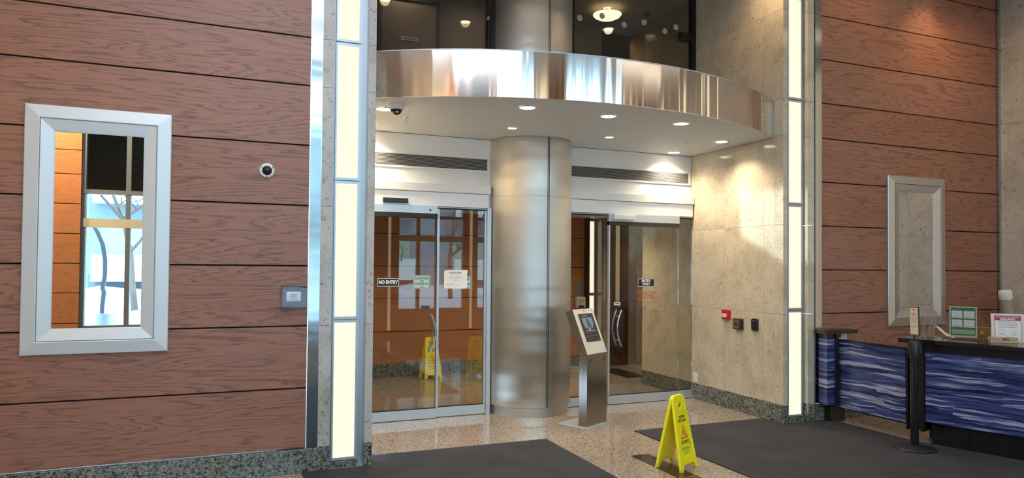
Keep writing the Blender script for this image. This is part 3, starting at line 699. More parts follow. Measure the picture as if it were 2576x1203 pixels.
struct(MB().box(6.9, 7.35, 11.0, 11.2, 3.36, 5.9).build('wall_mezzanine_niche_side', M['brown_dark']))
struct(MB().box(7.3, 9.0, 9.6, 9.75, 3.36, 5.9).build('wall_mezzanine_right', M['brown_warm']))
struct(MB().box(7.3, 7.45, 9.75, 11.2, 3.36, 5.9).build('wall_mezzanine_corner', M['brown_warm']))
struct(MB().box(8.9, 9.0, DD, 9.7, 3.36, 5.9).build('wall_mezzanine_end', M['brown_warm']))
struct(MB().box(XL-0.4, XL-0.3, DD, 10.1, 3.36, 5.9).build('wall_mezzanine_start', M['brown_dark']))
# service door and sign plate
m = MB(); m.box(1.97, 2.02, 9.90, 9.95, 3.36, 5.52).box(2.83, 2.88, 9.90, 9.95, 3.36, 5.52).box(1.97, 2.88, 9.90, 9.95, 5.47, 5.52)
dm = struct(m.build('door_6', simple('dark_door_frame', (0.03, 0.025, 0.024), 0.5)))
MB().box(2.02, 2.83, 9.915, 9.95, 3.36, 5.47).build('door_leaf', simple('grey_brown_door', (0.14, 0.12, 0.11), 0.45), dm)
r = plate('garbage_room_sign', 2.300, 2.552, 4.875, 4.935, simple('grey_sign_plate', (0.42, 0.40, 0.37), 0.5), 'small grey GARBAGE DISPOSAL plate on the upstairs door', y=9.913)
text('lettering', 'GARBAGE DISPOSAL', 0.026, M['ink'], r, (0, -0.003, 0), bold=0.02, width=0.205)
for x, y, wh in ((2.34, 9.75, 'above the garbage disposal door'), (3.40, 9.3, 'near the centre of the left glass'), (3.1, 8.4, 'partly cut by the top of the picture'), (6.2, 9.2, 'upper right')):
    downlight(x, y, 0.085, 'round downlight in the upstairs corridor ceiling, '+wh, 120 if x > 5 else 40, 'lens', z=5.896, group='upstairs corridor downlights', ring='alu')
t = thing('ceiling_dish_light', 'glowing frosted glass dish light on the upstairs ceiling', 'ceiling light', (5.80, 10.05, 5.90))
MB().lathe([(0.05, -0.10), (0.05, -0.02), (0.08, 0)], 48).build('canopy_plate', M['chrome'], t, smooth=True)
MB().lathe([(0.236, -0.100), (0.235, -0.105), (0.21, -0.135), (0.15, -0.165), (0.07, -0.182), (0.002, -0.186)], 48).build('glass_dish', emis('frosted_dish', (1.0, 0.80, 0.42), 2.6), t, smooth=True)
m = MB()
for a in (30, 150, 270): m.box(-0.012, 0.012, 0.228, 0.250, -0.115, -0.08)
m.build('clip', M['chrome'], t)
lb = lamp('bulb', 'POINT', (0, 0, -0.06), 14, (1.0, 0.78, 0.45), shadow_soft_size=0.03); lb.parent = t
t = thing('sprinkler_head', 'small dark sprinkler on the upstairs ceiling right of dish light', 'sprinkler', (6.55, 10.0, 5.90))
MB().lathe([(0.05, 0), (0.045, -0.012), (0.015, -0.02), (0.015, -0.04), (0.03, -0.045)], 20).build('body', M['bronze'], t, smooth=True)
t = thing('door_closer', 'black door closer box at the right edge of upstairs glass', 'door closer', (5.19, 7.09, 4.44))
MB().box(-0.085, 0.098, -0.03, 0.005, -0.05, 0.05).box(-0.07, 0.09, -0.034, -0.03, -0.006, 0.006).build('housing', M['bronze'], t, bevel=0.003)
for i, (x, z) in enumerate(((3.733, 4.494), (4.027, 4.560), (4.325, 4.498), (4.603, 4.566), (4.900, 4.500), (5.193, 4.570))):
    if i == 5: x = 5.06
    o = MB().lathe([(0.036, 0), (0.036, 0.0012)], 32).build('safety_dot', simple('frosted_dot', (0.42, 0.40, 0.36), 0.6), None, loc=(x, 7.0985, z-0.02), rot=(PI/2, 0, 0))
    tag(o, 'frosted round safety dot on upstairs glass, '+('first', 'second', 'third', 'fourth', 'fifth', 'sixth')[i]+' from the column', 'glass dot', 'safety dots on the upstairs glass')
m = MB()
for z in (3.50, 4.28): m.box(2.595, 2.607, 7.055, 7.10, z, z+0.035)
struct(m.build('trim_9', M['chrome']))

# ------------------------------------------------------------ vestibule behind the sliding doors
VZ = 2.385
struct(MB().box(XL-0.6, 8.0, DD+0.12, 10.5, VZ, VZ+0.1).build('ceiling_vestibule', M['white']))
planks('wall_vestibule', XL-0.5, 5.332, 9.93, [0.184, 0.648, 1.127, 1.592, 2.06, 2.384], M['wood_warm'])
base('baseboard_vestibule', [(XL-0.5, 5.332, 9.927, 9.96, 0, 0.188)])
struct(MB().box(XL-0.62, XL-0.5, 7.2, 10.0, 0, VZ).build('wall_vestibule_left', M['stone']))
struct(MB().box(XL-0.5, XL, 7.165, 7.22, 0, VZ).build('wall_vestibule_front', M['stone']))
m = MB().box(5.336, 5.383, 9.84, 10.0, 0, VZ).box(5.383, 5.70, 9.99, 10.05, 0, VZ); struct(m.build('trim_10', M['bronze']))
light_panel(5.405, 5.510, 0.06, 1.165, 'glowing light panel deep inside the vestibule, lower one', 'light panels in the vestibule', 'V')
light_panel(5.405, 5.510, 1.165, 2.36, 'glowing light panel deep inside the vestibule, upper one', 'light panels in the vestibule', 'V')
for o in bpy.data.objects:
    if o.name.startswith('wall_light_panel') and 'vestibule' in o.get('label', ''): o.location.y = 9.90; o.location.x = 5.440
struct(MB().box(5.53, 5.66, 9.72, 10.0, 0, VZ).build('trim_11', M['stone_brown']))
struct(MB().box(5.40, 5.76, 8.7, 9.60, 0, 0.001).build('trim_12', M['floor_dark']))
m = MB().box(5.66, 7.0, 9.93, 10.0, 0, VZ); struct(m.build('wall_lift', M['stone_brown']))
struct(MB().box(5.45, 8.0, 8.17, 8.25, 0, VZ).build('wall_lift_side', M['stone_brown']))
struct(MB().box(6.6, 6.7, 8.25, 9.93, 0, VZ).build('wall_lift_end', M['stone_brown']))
M['lift'] = brushed('bronze_lift_door', (0.30, 0.19, 0.12), 0.25, 0.6)
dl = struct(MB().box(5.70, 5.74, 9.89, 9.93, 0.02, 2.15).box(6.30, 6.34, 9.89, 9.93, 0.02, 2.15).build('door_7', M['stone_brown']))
MB().box(5.74, 6.02, 9.905, 9.93, 0.02, 2.1).build('door_leaf', M['lift'], dl); MB().box(6.022, 6.30, 9.905, 9.93, 0.02, 2.1).build('door_leaf', M['lift'], dl)
base('baseboard_lift', [(5.525, 5.665, 9.70, 9.73, 0, 0.184)])
# glow of ceiling lights in the vestibule
for x, y, wh in ((1.9, 8.6, 'left'), (3.2, 8.9, 'middle'), (4.6, 8.3, 'right'), (6.1, 9.0, 'beside the lift')):
    downlight(x, y, 0.07, 'round ceiling downlight in the vestibule, '+wh, 70 if 4 < x < 5 else 42, 'lens', z=VZ-0.004, group='vestibule downlights')
t = thing('sanitizer_dispenser', 'beige wall mounted hand sanitizer dispenser in the vestibule', 'dispenser', (5.235, 9.925, 1.040))
MB().box(-0.085, 0.085, -0.09, 0, -0.10, 0.085).build('cover', simple('beige_plastic', (0.45, 0.40, 0.32), 0.4), t, bevel=0.02)
MB().box(-0.05, 0.05, -0.092, -0.088, -0.085, -0.05).build('drip_slot', M['black'], t)
MB().box(-0.055, 0.055, -0.092, -0.089, 0.035, 0.04).build('label_line', M['ink_grey'], t)
o = MB().box(-0.08, 0.08, -0.004, 0, -0.10, 0.10).build('hygiene_poster', simple('grey_poster', (0.16, 0.17, 0.19), 0.4), None, loc=(5.225, 9.926, 1.225))
tag(o, 'grey poster above the sanitizer dispenser in the vestibule', 'poster')
o = MB().box(0, 0.5, -0.06, 0.06, 0, 0.03).build('floor_track', M['alu'], None, loc=(5.02, 9.80, 0), bevel=0.004)
tag(o, 'short metal track on the vestibule floor at the wood wall', 'floor track')

# ------------------------------------------------------------ mats
m = MB().prism([(0.565, 5.588), (XL, 5.588), (XL+0.012, 5.875), (2.768, 5.875), (2.770, 1.2), (0.565, 1.2)], 0.0005, 0.009)
tag(m.build('floor_mat', M['carpet']), 'charcoal carpet mat on the granite in front of the left doors', 'mat', 'entrance mats')
m = MB().prism([(3.715, 5.870), (XS-0.02, 5.870), (XS-0.02, 5.592), (5.955, 5.592), (5.955, 4.66), (7.0, 1.2), (3.770, 1.2)], 0.0005, 0.009)
tag(m.build('floor_mat', M['carpet']), 'charcoal carpet mat in front of the right doors, running to the desk', 'mat', 'entrance mats')

# ------------------------------------------------------------ wet floor signs
def wet_sign(loc, rz, label):
    t = thing('wet_floor_sign', label, 'wet floor sign', loc, (0, 0, rz), group='yellow wet floor signs')
    Hs, sp = 0.572, 0.107; tilt = math.atan2(sp, Hs); Ls = math.hypot(Hs, sp)
    out = [(-0.135, 0), (-0.098, -0.002), (-0.078, 0.048), (0.078, 0.048), (0.098, -0.002), (0.135, 0), (0.128, 0.03), (0.088, Ls-0.03), (0.078, Ls-0.008), (0.055, Ls), (-0.055, Ls), (-0.078, Ls-0.008), (-0.088, Ls-0.03), (-0.128, 0.03)]
    hole = [(-0.042, Ls-0.058), (0.042, Ls-0.058), (0.042, Ls-0.078), (0.030, Ls-0.098), (-0.030, Ls-0.098), (-0.042, Ls-0.078)]
    inner = [(-0.108, 0.11), (0.108, 0.11), (0.071, Ls-0.125), (-0.071, Ls-0.125)]
    for side in (-1, 1):
        rot = (PI/2-tilt, 0, 0) if side < 0 else (PI/2-tilt, 0, PI)
        lf = flat('panel', [out, hole], 0.012, M['yellow'], t, (0, side*sp, 0.003), rot, 0.003)
        b = flat('raised_rim', [out, hole, inner], 0.004, M['yellow'], lf, (0, 0, 0.0095), (0, 0, 0), 0.0015)
        rt = (0, 0, 0); z = 0.0096
        text('caution_lettering', 'CAUTION\nWET FLOOR', 0.030, M['ink'], lf, (0, 0.395, z), rt, bold=0.03, width=0.115, line=1.0)
        tri = lambda s, cy: [(s*math.sin(a)*1.0, cy+s*math.cos(a)*1.15) for a in (0, 2*PI/3, 4*PI/3)]
        flat('warning_triangle', [tri(0.062, 0.278), tri(0.050, 0.278)], 0.0008, M['red_ink'], lf, (0, 0, z))
        fig = MB(); P = lambda *q: [(x, y, z) for x, y in q]
        fig.lathe([(0.007, z-0.0004), (0.007, z+0.0004)], 12, c=(-0.004, 0.305, 0))
        fig.tube(P((-0.006, 0.296), (0.004, 0.276)), 0.0040, 6).tube(P((0.004, 0.276), (0.020, 0.262), (0.028, 0.252)), 0.003, 6)
        fig.tube(P((0.004, 0.276), (-0.004, 0.262), (0.006, 0.250)), 0.003, 6).tube(P((-0.006, 0.292), (-0.020, 0.284)), 0.0024, 6).tube(P((-0.004, 0.293), (0.012, 0.296)), 0.0024, 6)
        fig.build('falling_figure', M['red_ink'], lf)
        text('notice_lettering', 'THESE PREMISES ARE\nBEING SERVICED BY', 0.013, M['ink'], lf, (0, 0.214, z), rt, bold=0.02, width=0.125, line=1.15)
        text('company_lettering', 'WhiteRose', 0.034, M['green_ink'], lf, (-0.004, 0.166, z), rt, width=0.13, shear=0.3)
        text('recycling_mark', 'O', 0.026, M['ink'], lf, (0.068, 0.190, z), rt, bold=0.01)
        sm = MB()
        for yy, wd in ((0.146, 0.10), (0.136, 0.11), (0.126, 0.09)): sm.box(-wd/2, wd/2, yy, yy+0.003, z-0.0003, z+0.0003)
        sm.build('small_print', M['green_ink'], lf)
    MB().box(-0.062, 0.062, -0.012, 0.012, Hs-0.014, Hs+0.008).build('hinge', M['yellow'], t, bevel=0.006)
    return t
wsn = wet_sign((3.376, 4.705, 0), math.radians(25), 'yellow CAUTION WET FLOOR sign standing open on granite beside the right mat')
dup(wsn, (2.735, 9.70, 0), (0, 0, math.radians(7)), 'yellow wet floor sign seen through glass behind the left doors')

# ------------------------------------------------------------ information kiosk
kt = thing('information_kiosk', 'slim brushed steel touchscreen kiosk with tilted head beside the column', 'kiosk', (3.346, 6.149, 0), (0, 0, math.atan2(0.475, 0.88)))
W, dp = 0.366, 0.104
m = MB()   # profile in local (y, z), extruded along x
prof = [(0.0, 0.006), (0.0, 0.72), (0.187, 1.168), (0.268, 1.140), (0.255, 1.10), (dp, 0.728), (dp, 0.006)]
n = len(prof); vs = [(0, y, z) for y, z in prof]+[(W, y, z) for y, z in prof]
m.add(vs, [tuple(range(n)), tuple(range(n, 2*n))]+[(i, (i+1) % n, n+(i+1) % n, n+i) for i in range(n)])
m.build('body', brushed('kiosk_steel', (0.30, 0.28, 0.26), 0.24, 0.6), kt, bevel=0.004)
MB().box(-0.03, W-0.05, -0.035, 0.33, 0, 0.006).build('floor_plate', M['alu'], kt)
th = math.atan2(0.187, 0.448); hd = bpy.data.objects.new('head_panel', None)
fl = math.hypot(0.187, 0.448)
hp = MB().box(0.002, W-0.002, -0.004, 0.004, 0.004, fl-0.002).build('face_panel', simple('silver_face', (0.60, 0.60, 0.58), 0.35, 0.3), kt, loc=(0, 0, 0.72), rot=(-th, 0, 0), bevel=0.002)
scm = simple('dark_screen', (0.03, 0.026, 0.032), 0.15)
sc = MB().box(0.060, 0.325, -0.0065, -0.0035, 0.130, 0.430).build('screen', scm, hp)
pic = MB(); pic.add([(0.100, -0.0068, 0.385), (0.280, -0.0068, 0.385), (0.285, -0.0068, 0.32), (0.250, -0.0068, 0.27), (0.130, -0.0068, 0.27), (0.105, -0.0068, 0.30)], [(0, 1, 2, 3, 4, 5)])
pic.build('picture_sky', emis('screen_sky', (0.10, 0.20, 0.27), 0.6), sc)
MB().add([(0.165, -0.0072, 0.265), (0.235, -0.0072, 0.265), (0.225, -0.0072, 0.345), (0.205, -0.0072, 0.372), (0.180, -0.0072, 0.378), (0.160, -0.0072, 0.365)], [(0, 1, 2, 3, 4, 5)]).build('picture_tower', emis('screen_tower', (0.05, 0.05, 0.055), 0.6), sc)
MB().box(0.115, 0.285, -0.0074, -0.007, 0.243, 0.250).box(0.175, 0.182, -0.0074, -0.007, 0.25, 0.285).box(0.19, 0.20, -0.0074, -0.007, 0.25, 0.27).build('picture_street', emis('screen_street', (0.35, 0.38, 0.34), 0.6), sc)
text('heading', 'Welcome', 0.022, emis('screen_text', (0.5, 0.5, 0.5), 0.4), sc, (0.175, -0.0072, 0.408), (PI/2, 0, 0), width=0.08, ext=0.0002)
m = MB()
for z, a, b in ((0.228, 0.11, 0.27), (0.190, 0.09, 0.30), (0.145, 0.27, 0.31), (0.142, 0.075, 0.088)): m.box(a, b, -0.0072, -0.0068, z, z+0.003)
m.build('caption', emis('screen_caption', (0.2, 0.2, 0.22), 0.4), sc)
MB().box(0.185, 0.193, -0.005, -0.0038, 0.452, 0.466).build('camera_slot', M['black'], hp)
pst = simple('perforated_steel', (0.12, 0.12, 0.12), 0.4, 0.8)
for x in (0.055, 0.315): MB().add([(x, -0.001, 0.63), (x+0.014, -0.001, 0.66), (x, -0.001, 0.69), (x-0.014, -0.001, 0.66)], [(0, 1, 2, 3)]).build('speaker_grille', pst, kt)
MB().lathe([(0.011, 0), (0.011, 0.012), (0.006, 0.013)], 20).build('lock', M['chrome'], kt, loc=(0, 0.052, 0.575), rot=(0, -PI/2, 0), smooth=True)

# ------------------------------------------------------------ end post, gate and reception desk
t = thing('desk_end_post', 'short black and blue post with slab top against the right pilaster', 'post', (5.78, 5.40, 0))
MB().box(0.0, 0.105, 0.06, 0.17, 0.19, 0.885).build('wave_panel', M['waves'], t)
MB().box(0.105, 0.150, 0.04, 0.17, 0.16, 0.925).build('corner_post', M['black_matt'], t, bevel=0.003)
MB().box(0.095, 0.300, 0.105, 0.185, 0.0, 0.19).build('foot', M['black_matt'], t, bevel=0.002)
MB().box(0.0, 0.20, 0.06, 0.18, 0.886, 0.928).build('top_rail', M['black_matt'], t)
MB().box(0.15, 0.33, 0.105, 0.18, 0.86, 0.928).build('side_block', M['alu'], t)
MB().box(-0.045, 0.395, 0.02, 0.185, 0.928, 0.966).build('slab_top', M['black_matt'], t, bevel=0.002)
t = thing('desk_gate', 'low swing gate with blue wave print between end post and reception desk', 'gate', (5.97, 4.70, 0))
g = MB().box(-0.875/2*0, 0.04, 0, 0.0, 0, 0)
o = MB().box(-0.79, 0.0, -0.012, 0.012, -0.345, 0.345).build('wave_panel', M['waves'], t, loc=(0, 0.0, 0.505), rot=(0, 0, -PI/2))
MB().box(-0.006, 0.024, -0.005, 0.80, 0.852, 0.866).box(-0.006, 0.024, -0.005, 0.80, 0.145, 0.160).box(-0.006, 0.024, 0.79, 0.80, 0.16, 0.852).box(-0.006, 0.024, -0.02, -0.002, 0.10, 0.866).build('frame', M['black_matt'], t)
# desk: long angled counter; local x runs along the front towards the viewer
A = Vector((5.950, 4.560)); dr = Vector((0.326, -0.945)).normalized(); ang = math.atan2(dr.y, dr.x)
t = thing('reception_desk', 'black reception desk with blue wave print front at the right edge', 'desk', (A.x, A.y, 0), (0, 0, ang))
LD = 2.6
MB().box(0.06, LD, -0.012, 0.02, 0.205, 0.842).build('wave_panel', M['waves'], t)
MB().box(0.0, 0.055, -0.03, 0.04, 0.13, 0.915).build('corner_post', M['black_matt'], t, bevel=0.003)
MB().box(0.0, LD, -0.002, 0.05, 0.842, 0.925).build('upper_band', M['black_matt'], t)
m = MB()
for k in range(17):
    x = 0.10+k*0.15; m.box(x+0.001, x+0.149, 0.03, 0.05, 0.0, 0.203)
m.box(0.1, LD, 0.051, 0.07, 0.0, 0.203); m.build('kick_tiles', simple('black_tiles', (0.012, 0.012, 0.013), 0.2), t, bevel=0.0015)
MB().box(-0.14, LD, -0.10, 0.34, 0.925, 0.965).build('counter_top', simple('black_stone_counter', (0.014, 0.013, 0.013), 0.12), t, bevel=0.003)
MB().box(0.0, 0.03, 0.05, 0.30, 0.10, 0.925).build('side_panel', M['black_matt'], t)
MB().box(0.0, LD, 0.28, 0.30, 0.0, 0.925).build('back_panel', M['black_matt'], t)
def desk(u, v, z=0.965): p = A+dr*u; q = Vector((-dr.y, dr.x)); return (p.x+q.x*v, p.y+q.y*v, z)
TOP = 0.965

# things on the counter
def frame_face(cx, cy, p2):   # yaw of a board running from one ground point to another, facing the camera
    return math.atan2(p2[1]-cy, p2[0]-cx)
rz = math.atan2(4.254-4.474, 6.294-6.281+0.05)
gx, gy = 6.282, 4.365; rz = math.radians(-62)
t = thing('hygiene_sign', 'green framed sign of four pictures in a clear stand on the counter', 'counter sign', (gx, gy, TOP), (0, 0, rz))
bd = MB().box(-0.107, 0.107, -0.004, 0.0, 0.020, 0.300).build('sheet', simple('cream_sheet', (0.62, 0.66, 0.50), 0.4), t)
Gm = simple('green_print', (0.05, 0.22, 0.05), 0.5)
MB().box(-0.097, 0.097, -0.0048, -0.004, 0.035, 0.292).build('green_print', Gm, t)
m = MB()
for cx in (-0.047, 0.047):
    for cz in (0.228, 0.145): m.box(cx-0.042, cx+0.042, -0.0054, -0.0048, cz-0.034, cz+0.034)
m.build('picture_box', M['paper'], t)
MB().box(-0.088, 0.088, -0.0054, -0.0048, 0.048, 0.088).build('note_box', simple('pale_green_print', (0.38, 0.52, 0.33), 0.5), t)
text('heading', 'Cover Your Cough', 0.021, M['dark_green'], t, (0, -0.0052, 0.277), (PI/2, 0, 0), bold=0.02, width=0.165, ext=0.0002)
m = MB()
for cx in (-0.047, 0.047):
    for cz in (0.228, 0.145):
        for q in range(2): m.box(cx-0.032, cx+0.028, -0.0058, -0.0054, cz-0.028+q*0.005, cz-0.0258+q*0.005)
        m.tube([(cx-0.02, -0.0056, cz+0.004), (cx-0.008, -0.0056, cz+0.016), (cx+0.006, -0.0056, cz+0.006), (cx+0.02, -0.0056, cz+0.012)], 0.0009, 5)
for q in range(3): m.box(-0.07, 0.07, -0.0058, -0.0054, 0.056+q*0.009, 0.058+q*0.009)
m.build('print', M['ink_grey'], t)
m = MB().box(-0.112, 0.112, -0.008, -0.0055, 0.0, 0.305).box(-0.112, 0.112, -0.07, -0.008, 0.0, 0.003).box(-0.112, 0.112, 0.0, 0.06, 0.0, 0.003); m.build('clear_stand', M['acrylic'], t)

t = thing('face_covering_sign', 'tilted clear frame holding red and white face covering REQUIRED notice', 'counter sign', (6.468, 4.080, TOP), (0, 0, math.radians(-50)))
th = math.radians(16)
bd = MB().box(-0.125, 0.125, -0.004, 0.0, 0.0, 0.255).build('backing', simple('pinkish_board', (0.72, 0.62, 0.56), 0.4), t, rot=(-th, 0, 0))
MB().box(-0.098, 0.098, -0.0048, -0.004, 0.020, 0.235).build('sheet_edge', simple('maroon_ink', (0.10, 0.02, 0.03), 0.5), bd)
MB().box(-0.095, 0.095, -0.0054, -0.0048, 0.023, 0.232).build('sheet', M['paper'], bd)
MB().box(-0.095, 0.095, -0.0059, -0.0054, 0.192, 0.232).build('red_banner', simple('crimson_print', (0.45, 0.02, 0.08), 0.5), bd)
text('banner_lettering', 'MASK OR FACE COVERING', 0.012, M['white_ink'], bd, (0, -0.0062, 0.222), (PI/2, 0, 0), bold=0.02, width=0.17, ext=0.0002)
text('required_lettering', 'REQUIRED', 0.020, M['white_ink'], bd, (0, -0.0062, 0.204), (PI/2, 0, 0), bold=0.04, width=0.11, ext=0.0002)
m = MB()
for q in range(6): m.box(-0.078+0.004*(q % 3), 0.075-0.006*(q % 2), -0.0058, -0.0054, 0.180-q*0.0105, 0.183-q*0.0105)
for cx, r1 in ((-0.045, 0.021), (0.045, 0.016)):
    m.tube([(cx+r1*math.sin(2*PI*k/20), -0.0058, 0.087+1.15*r1*math.cos(2*PI*k/20)) for k in range(21)], 0.001, 5)
    m.tube([(cx-0.034, -0.0058, 0.040), (cx-0.028, -0.0058, 0.054), (cx-0.010, -0.0058, 0.062), (cx+0.010, -0.0058, 0.062), (cx+0.028, -0.0058, 0.054), (cx+0.034, -0.0058, 0.040)], 0.001, 5)
    m.tube([(cx-0.010, -0.0058, 0.086), (cx+0.010, -0.0058, 0.086), (cx+0.008, -0.0058, 0.074), (cx, -0.0058, 0.070), (cx-0.008, -0.0058, 0.074), (cx-0.010, -0.0058, 0.086)], 0.0008, 5)
m.build('print', M['ink_grey'], bd)

t = thing('name_plate', 'small wooden name block reading BEN on the counter', 'name plate', (6.330, 4.035, TOP), (0, 0, math.radians(-38)))
MB().box(-0.105, 0.105, -0.012, 0.012, 0.0, 0.052).box(-0.108, 0.108, -0.018, 0.014, 0.0, 0.010).build('block', simple('pale_wood', (0.52, 0.36, 0.22), 0.45), t, bevel=0.002)
text('lettering', 'BEN', 0.026, M['ink'], t, (0.012, -0.0128, 0.030), (PI/2, 0, 0), bold=0.02, ext=0.0003)
m = MB()
for q in range(7): m.box(-0.094+q*0.008, -0.089+q*0.008, -0.0125, -0.0119, 0.026+0.002*(q % 3), 0.034+0.001*(q % 2))
m.build('worn_red_print', M['red_faint'], t)

t = thing('cardboard_box', 'small brown box with yellow label on the counter behind the signs', 'box', (6.545, 4.33, TOP), (0, 0, math.radians(-58)))
MB().box(-0.105, 0.105, -0.02, 0.05, 0, 0.105).build('carton', simple('kraft_board', (0.30, 0.19, 0.07), 0.7), t, bevel=0.002)
MB().box(-0.045, -0.018, -0.0208, -0.02, 0.045, 0.072).build('yellow_label', simple('yellow_label', (0.70, 0.52, 0.02), 0.5), t)
t = thing('card_stack', 'white folded cards leaning against the small brown box', 'cards', (6.535, 4.225, TOP), (0, 0, math.radians(-50)))
MB().box(-0.045, 0.05, -0.002, 0.002, 0, 0.09).build('upright_card', M['paper'], t, rot=(math.radians(-6), 0, 0)); MB().box(-0.07, 0.0, -0.03, -0.005, 0, 0.028).build('flat_card', M['paper'], t)

t = thing('acrylic_brochure_holder', 'clear acrylic sheets standing upright at the left end of the counter', 'acrylic holder', (6.175, 4.665, TOP+0.001), (0, 0, math.radians(-70)))
for k, (x, y) in enumerate(((-0.07, 0.0), (-0.02, 0.03), (0.03, -0.02), (0.06, 0.02))):
    MB().box(x-0.0015, x+0.0015, -0.045, 0.045, 0.006, 0.235-0.02*k).build('clear_sheet', M['acrylic'], t, rot=(0, math.radians(4+2*k), 0))
MB().box(-0.09, 0.10, -0.065, 0.065, 0, 0.004).build('clear_base', M['acrylic'], t)
t = thing('folded_leaflet', 'white folded leaflet lying open beside the clear acrylic sheets', 'leaflet', (6.325, 4.56, TOP), (0, 0, math.radians(-60)))
m = MB(); m.add([(-0.09, 0, 0.115), (-0.05, 0.02, 0.085), (0.0, 0.03, 0.035), (0.07, 0.03, 0.002), (0.07, -0.05, 0.002), (0.0, -0.045, 0.02), (-0.05, -0.03, 0.065), (-0.08, -0.02, 0.10)], [(0, 1, 6, 7), (1, 2, 5, 6), (2, 3, 4, 5)])
o = m.build('sheet', M['paper'], t); q = o.modifiers.new('thick', 'SOLIDIFY'); q.thickness = 0.001

t = thing('wrapped_roll', 'tall roll wrapped in clear plastic with handwriting, leaning at the stone wall', 'roll', (8.62, 5.30, 0), (0, math.radians(-11.5), 0))
MB().lathe([(0.062, 0.012), (0.064, 0.02), (0.064, 1.31), (0.058, 1.33)], 28).build('roll', simple('grey_wrap', (0.35, 0.33, 0.30), 0.25), t, smooth=True)
MB().lathe([(0.066, 1.295), (0.068, 1.30), (0.068, 1.38), (0.060, 1.395)], 28).build('white_top', M['paper'], t, smooth=True)
m = MB()
def scr(pts, dz): m.tube([(x, -0.066+abs(x)*0.35, z+dz) for x, z in pts], 0.003, 6)
scr([(0.02, 0.0), (-0.02, 0.025), (0.02, 0.05)], 1.20); scr([(0.0, 0.03), (0.028, 0.03)], 1.195)
scr([(-0.02, 0), (0.02, 0.015)], 1.135); scr([(-0.01, 0), (0.02, -0.015), (0.0, -0.04), (0.03, -0.06)], 1.12)
m.build('handwriting', M['ink'], t)

# ------------------------------------------------------------ stanchion with sign
t = thing('stanchion', 'black retractable belt stanchion with round base in front of desk', 'stanchion', (5.697, 4.405, 0.009))
MB().lathe([(0.172, 0), (0.174, 0.008), (0.165, 0.016), (0.06, 0.030), (0.036, 0.036)], 56).build('base', M['black'], t, smooth=True)
MB().lathe([(0.033, 0.030), (0.033, 0.80)], 32).build('pole', simple('black_gloss_pole', (0.012, 0.012, 0.013), 0.18), t, smooth=True)
MB().lathe([(0.040, 0.80), (0.042, 0.81), (0.042, 0.945), (0.034, 0.956), (0.012, 0.960)], 32).build('belt_cassette', M['black'], t, smooth=True)
m = MB()
for s in (-1, 1): m.box(0.038*s-0.014, 0.038*s+0.014, -0.02, 0.02, 0.84, 0.94)
m.build('belt_clip', M['black'], t, bevel=0.006, rot=(0, 0, math.radians(-40)))
t2 = thing('stanchion_notice', 'narrow looking framed paper notice mounted on top of the stanchion', 'notice', (5.697, 4.405, 0.969), (0, math.radians(-3), math.radians(-118)))
MB().lathe([(0.008, 0), (0.008, 0.045)], 12).build('stem', M['black'], t2)
MB().box(-0.085, 0.085, 0.004, 0.012, 0.045, 0.300).build('frame', M['black'], t2, bevel=0.002)
MB().box(-0.074, 0.074, 0.002, 0.005, 0.053, 0.292).build('sheet', simple('cream_paper', (0.78, 0.66, 0.52), 0.6), t2)
m = MB()
for z in (0.205, 0.193, 0.181, 0.169, 0.157, 0.130, 0.118): m.box(-0.05, 0.055, 0.0012, 0.002, z, z+0.003)
m.box(-0.04, 0.0, 0.0012, 0.002, 0.088, 0.091).box(-0.035, 0.03, 0.0012, 0.002, 0.270, 0.280); m.build('print', M['ink_grey'], t2)
MB().box(-0.05, 0.045, 0.0012, 0.002, 0.238, 0.246).box(-0.03, 0.03, 0.0012, 0.002, 0.222, 0.229).build('red_print', M['red_faint'], t2)

# ------------------------------------------------------------ lobby ceiling lights
def wash(x, y, label, e=60, cone=100):
    t = thing('wall_washer', label, 'ceiling light', (x, y, CEIL), group='ceiling wall washers')
    MB().lathe([(0.10, 0), (0.10, -0.01), (0.075, -0.012), (0.07, -0.002)], 32, cap=False).build('trim_ring', M['alu'], t, smooth=True)
    MB().lathe([(0.07, -0.001), (0.07, -0.004)], 24).build('lens', M['lens'], t)
    l = lamp('bulb', 'SPOT', (0, 0, -0.02), e, (1.0, 0.70, 0.40), spot_size=math.radians(cone), spot_blend=0.8, shadow_soft_size=0.06); l.parent = t
wash(7.45, D-0.34, 'round ceiling washer over the wood wall behind the desk', 30)
for x, wh in ((-3.0, 'left'), (-1.4, 'centre'), (0.2, 'right')): wash(x, D-1.1, 'round ceiling washer over the left wood wall, '+wh, 24)
M['linear'] = emis('linear_diffuser', (1.0, 0.84, 0.62), 3)
def linear(x, y, L, label):
    t = thing('linear_ceiling_light', label, 'ceiling light', (x, y, CEIL), group='linear lobby lights')
    MB().box(-L/2, L/2, -0.06, 0.06, -0.03, 0).build('housing', M['alu'], t); MB().box(-L/2+0.02, L/2-0.02, -0.045, 0.045, -0.034, -0.030).build('diffuser', M['linear'], t)
    l = lamp('tube', 'AREA', (0, 0, -0.04), 5 if x > 5 else 26, (1.0, 0.82, 0.66) if x > 5 else (0.66, 0.80, 1.0), shape='RECTANGLE', size=L-0.1, size_y=0.10); l.parent = t  # added fill lamp, daylight tinted on the left, to brighten the lobby
for i, y in enumerate((0.4, 1.9, 3.4)): linear(6.4, y, 3.0, 'long warm ceiling light over the desk side, row %s from the windows' % ('first', 'second', 'third')[i])
for i, y in enumerate((0.4, 1.9, 3.4)): linear(0.2, y, 3.0, 'long warm ceiling light with added cool fill over the left side, row %s from the windows' % ('first', 'second', 'third')[i])

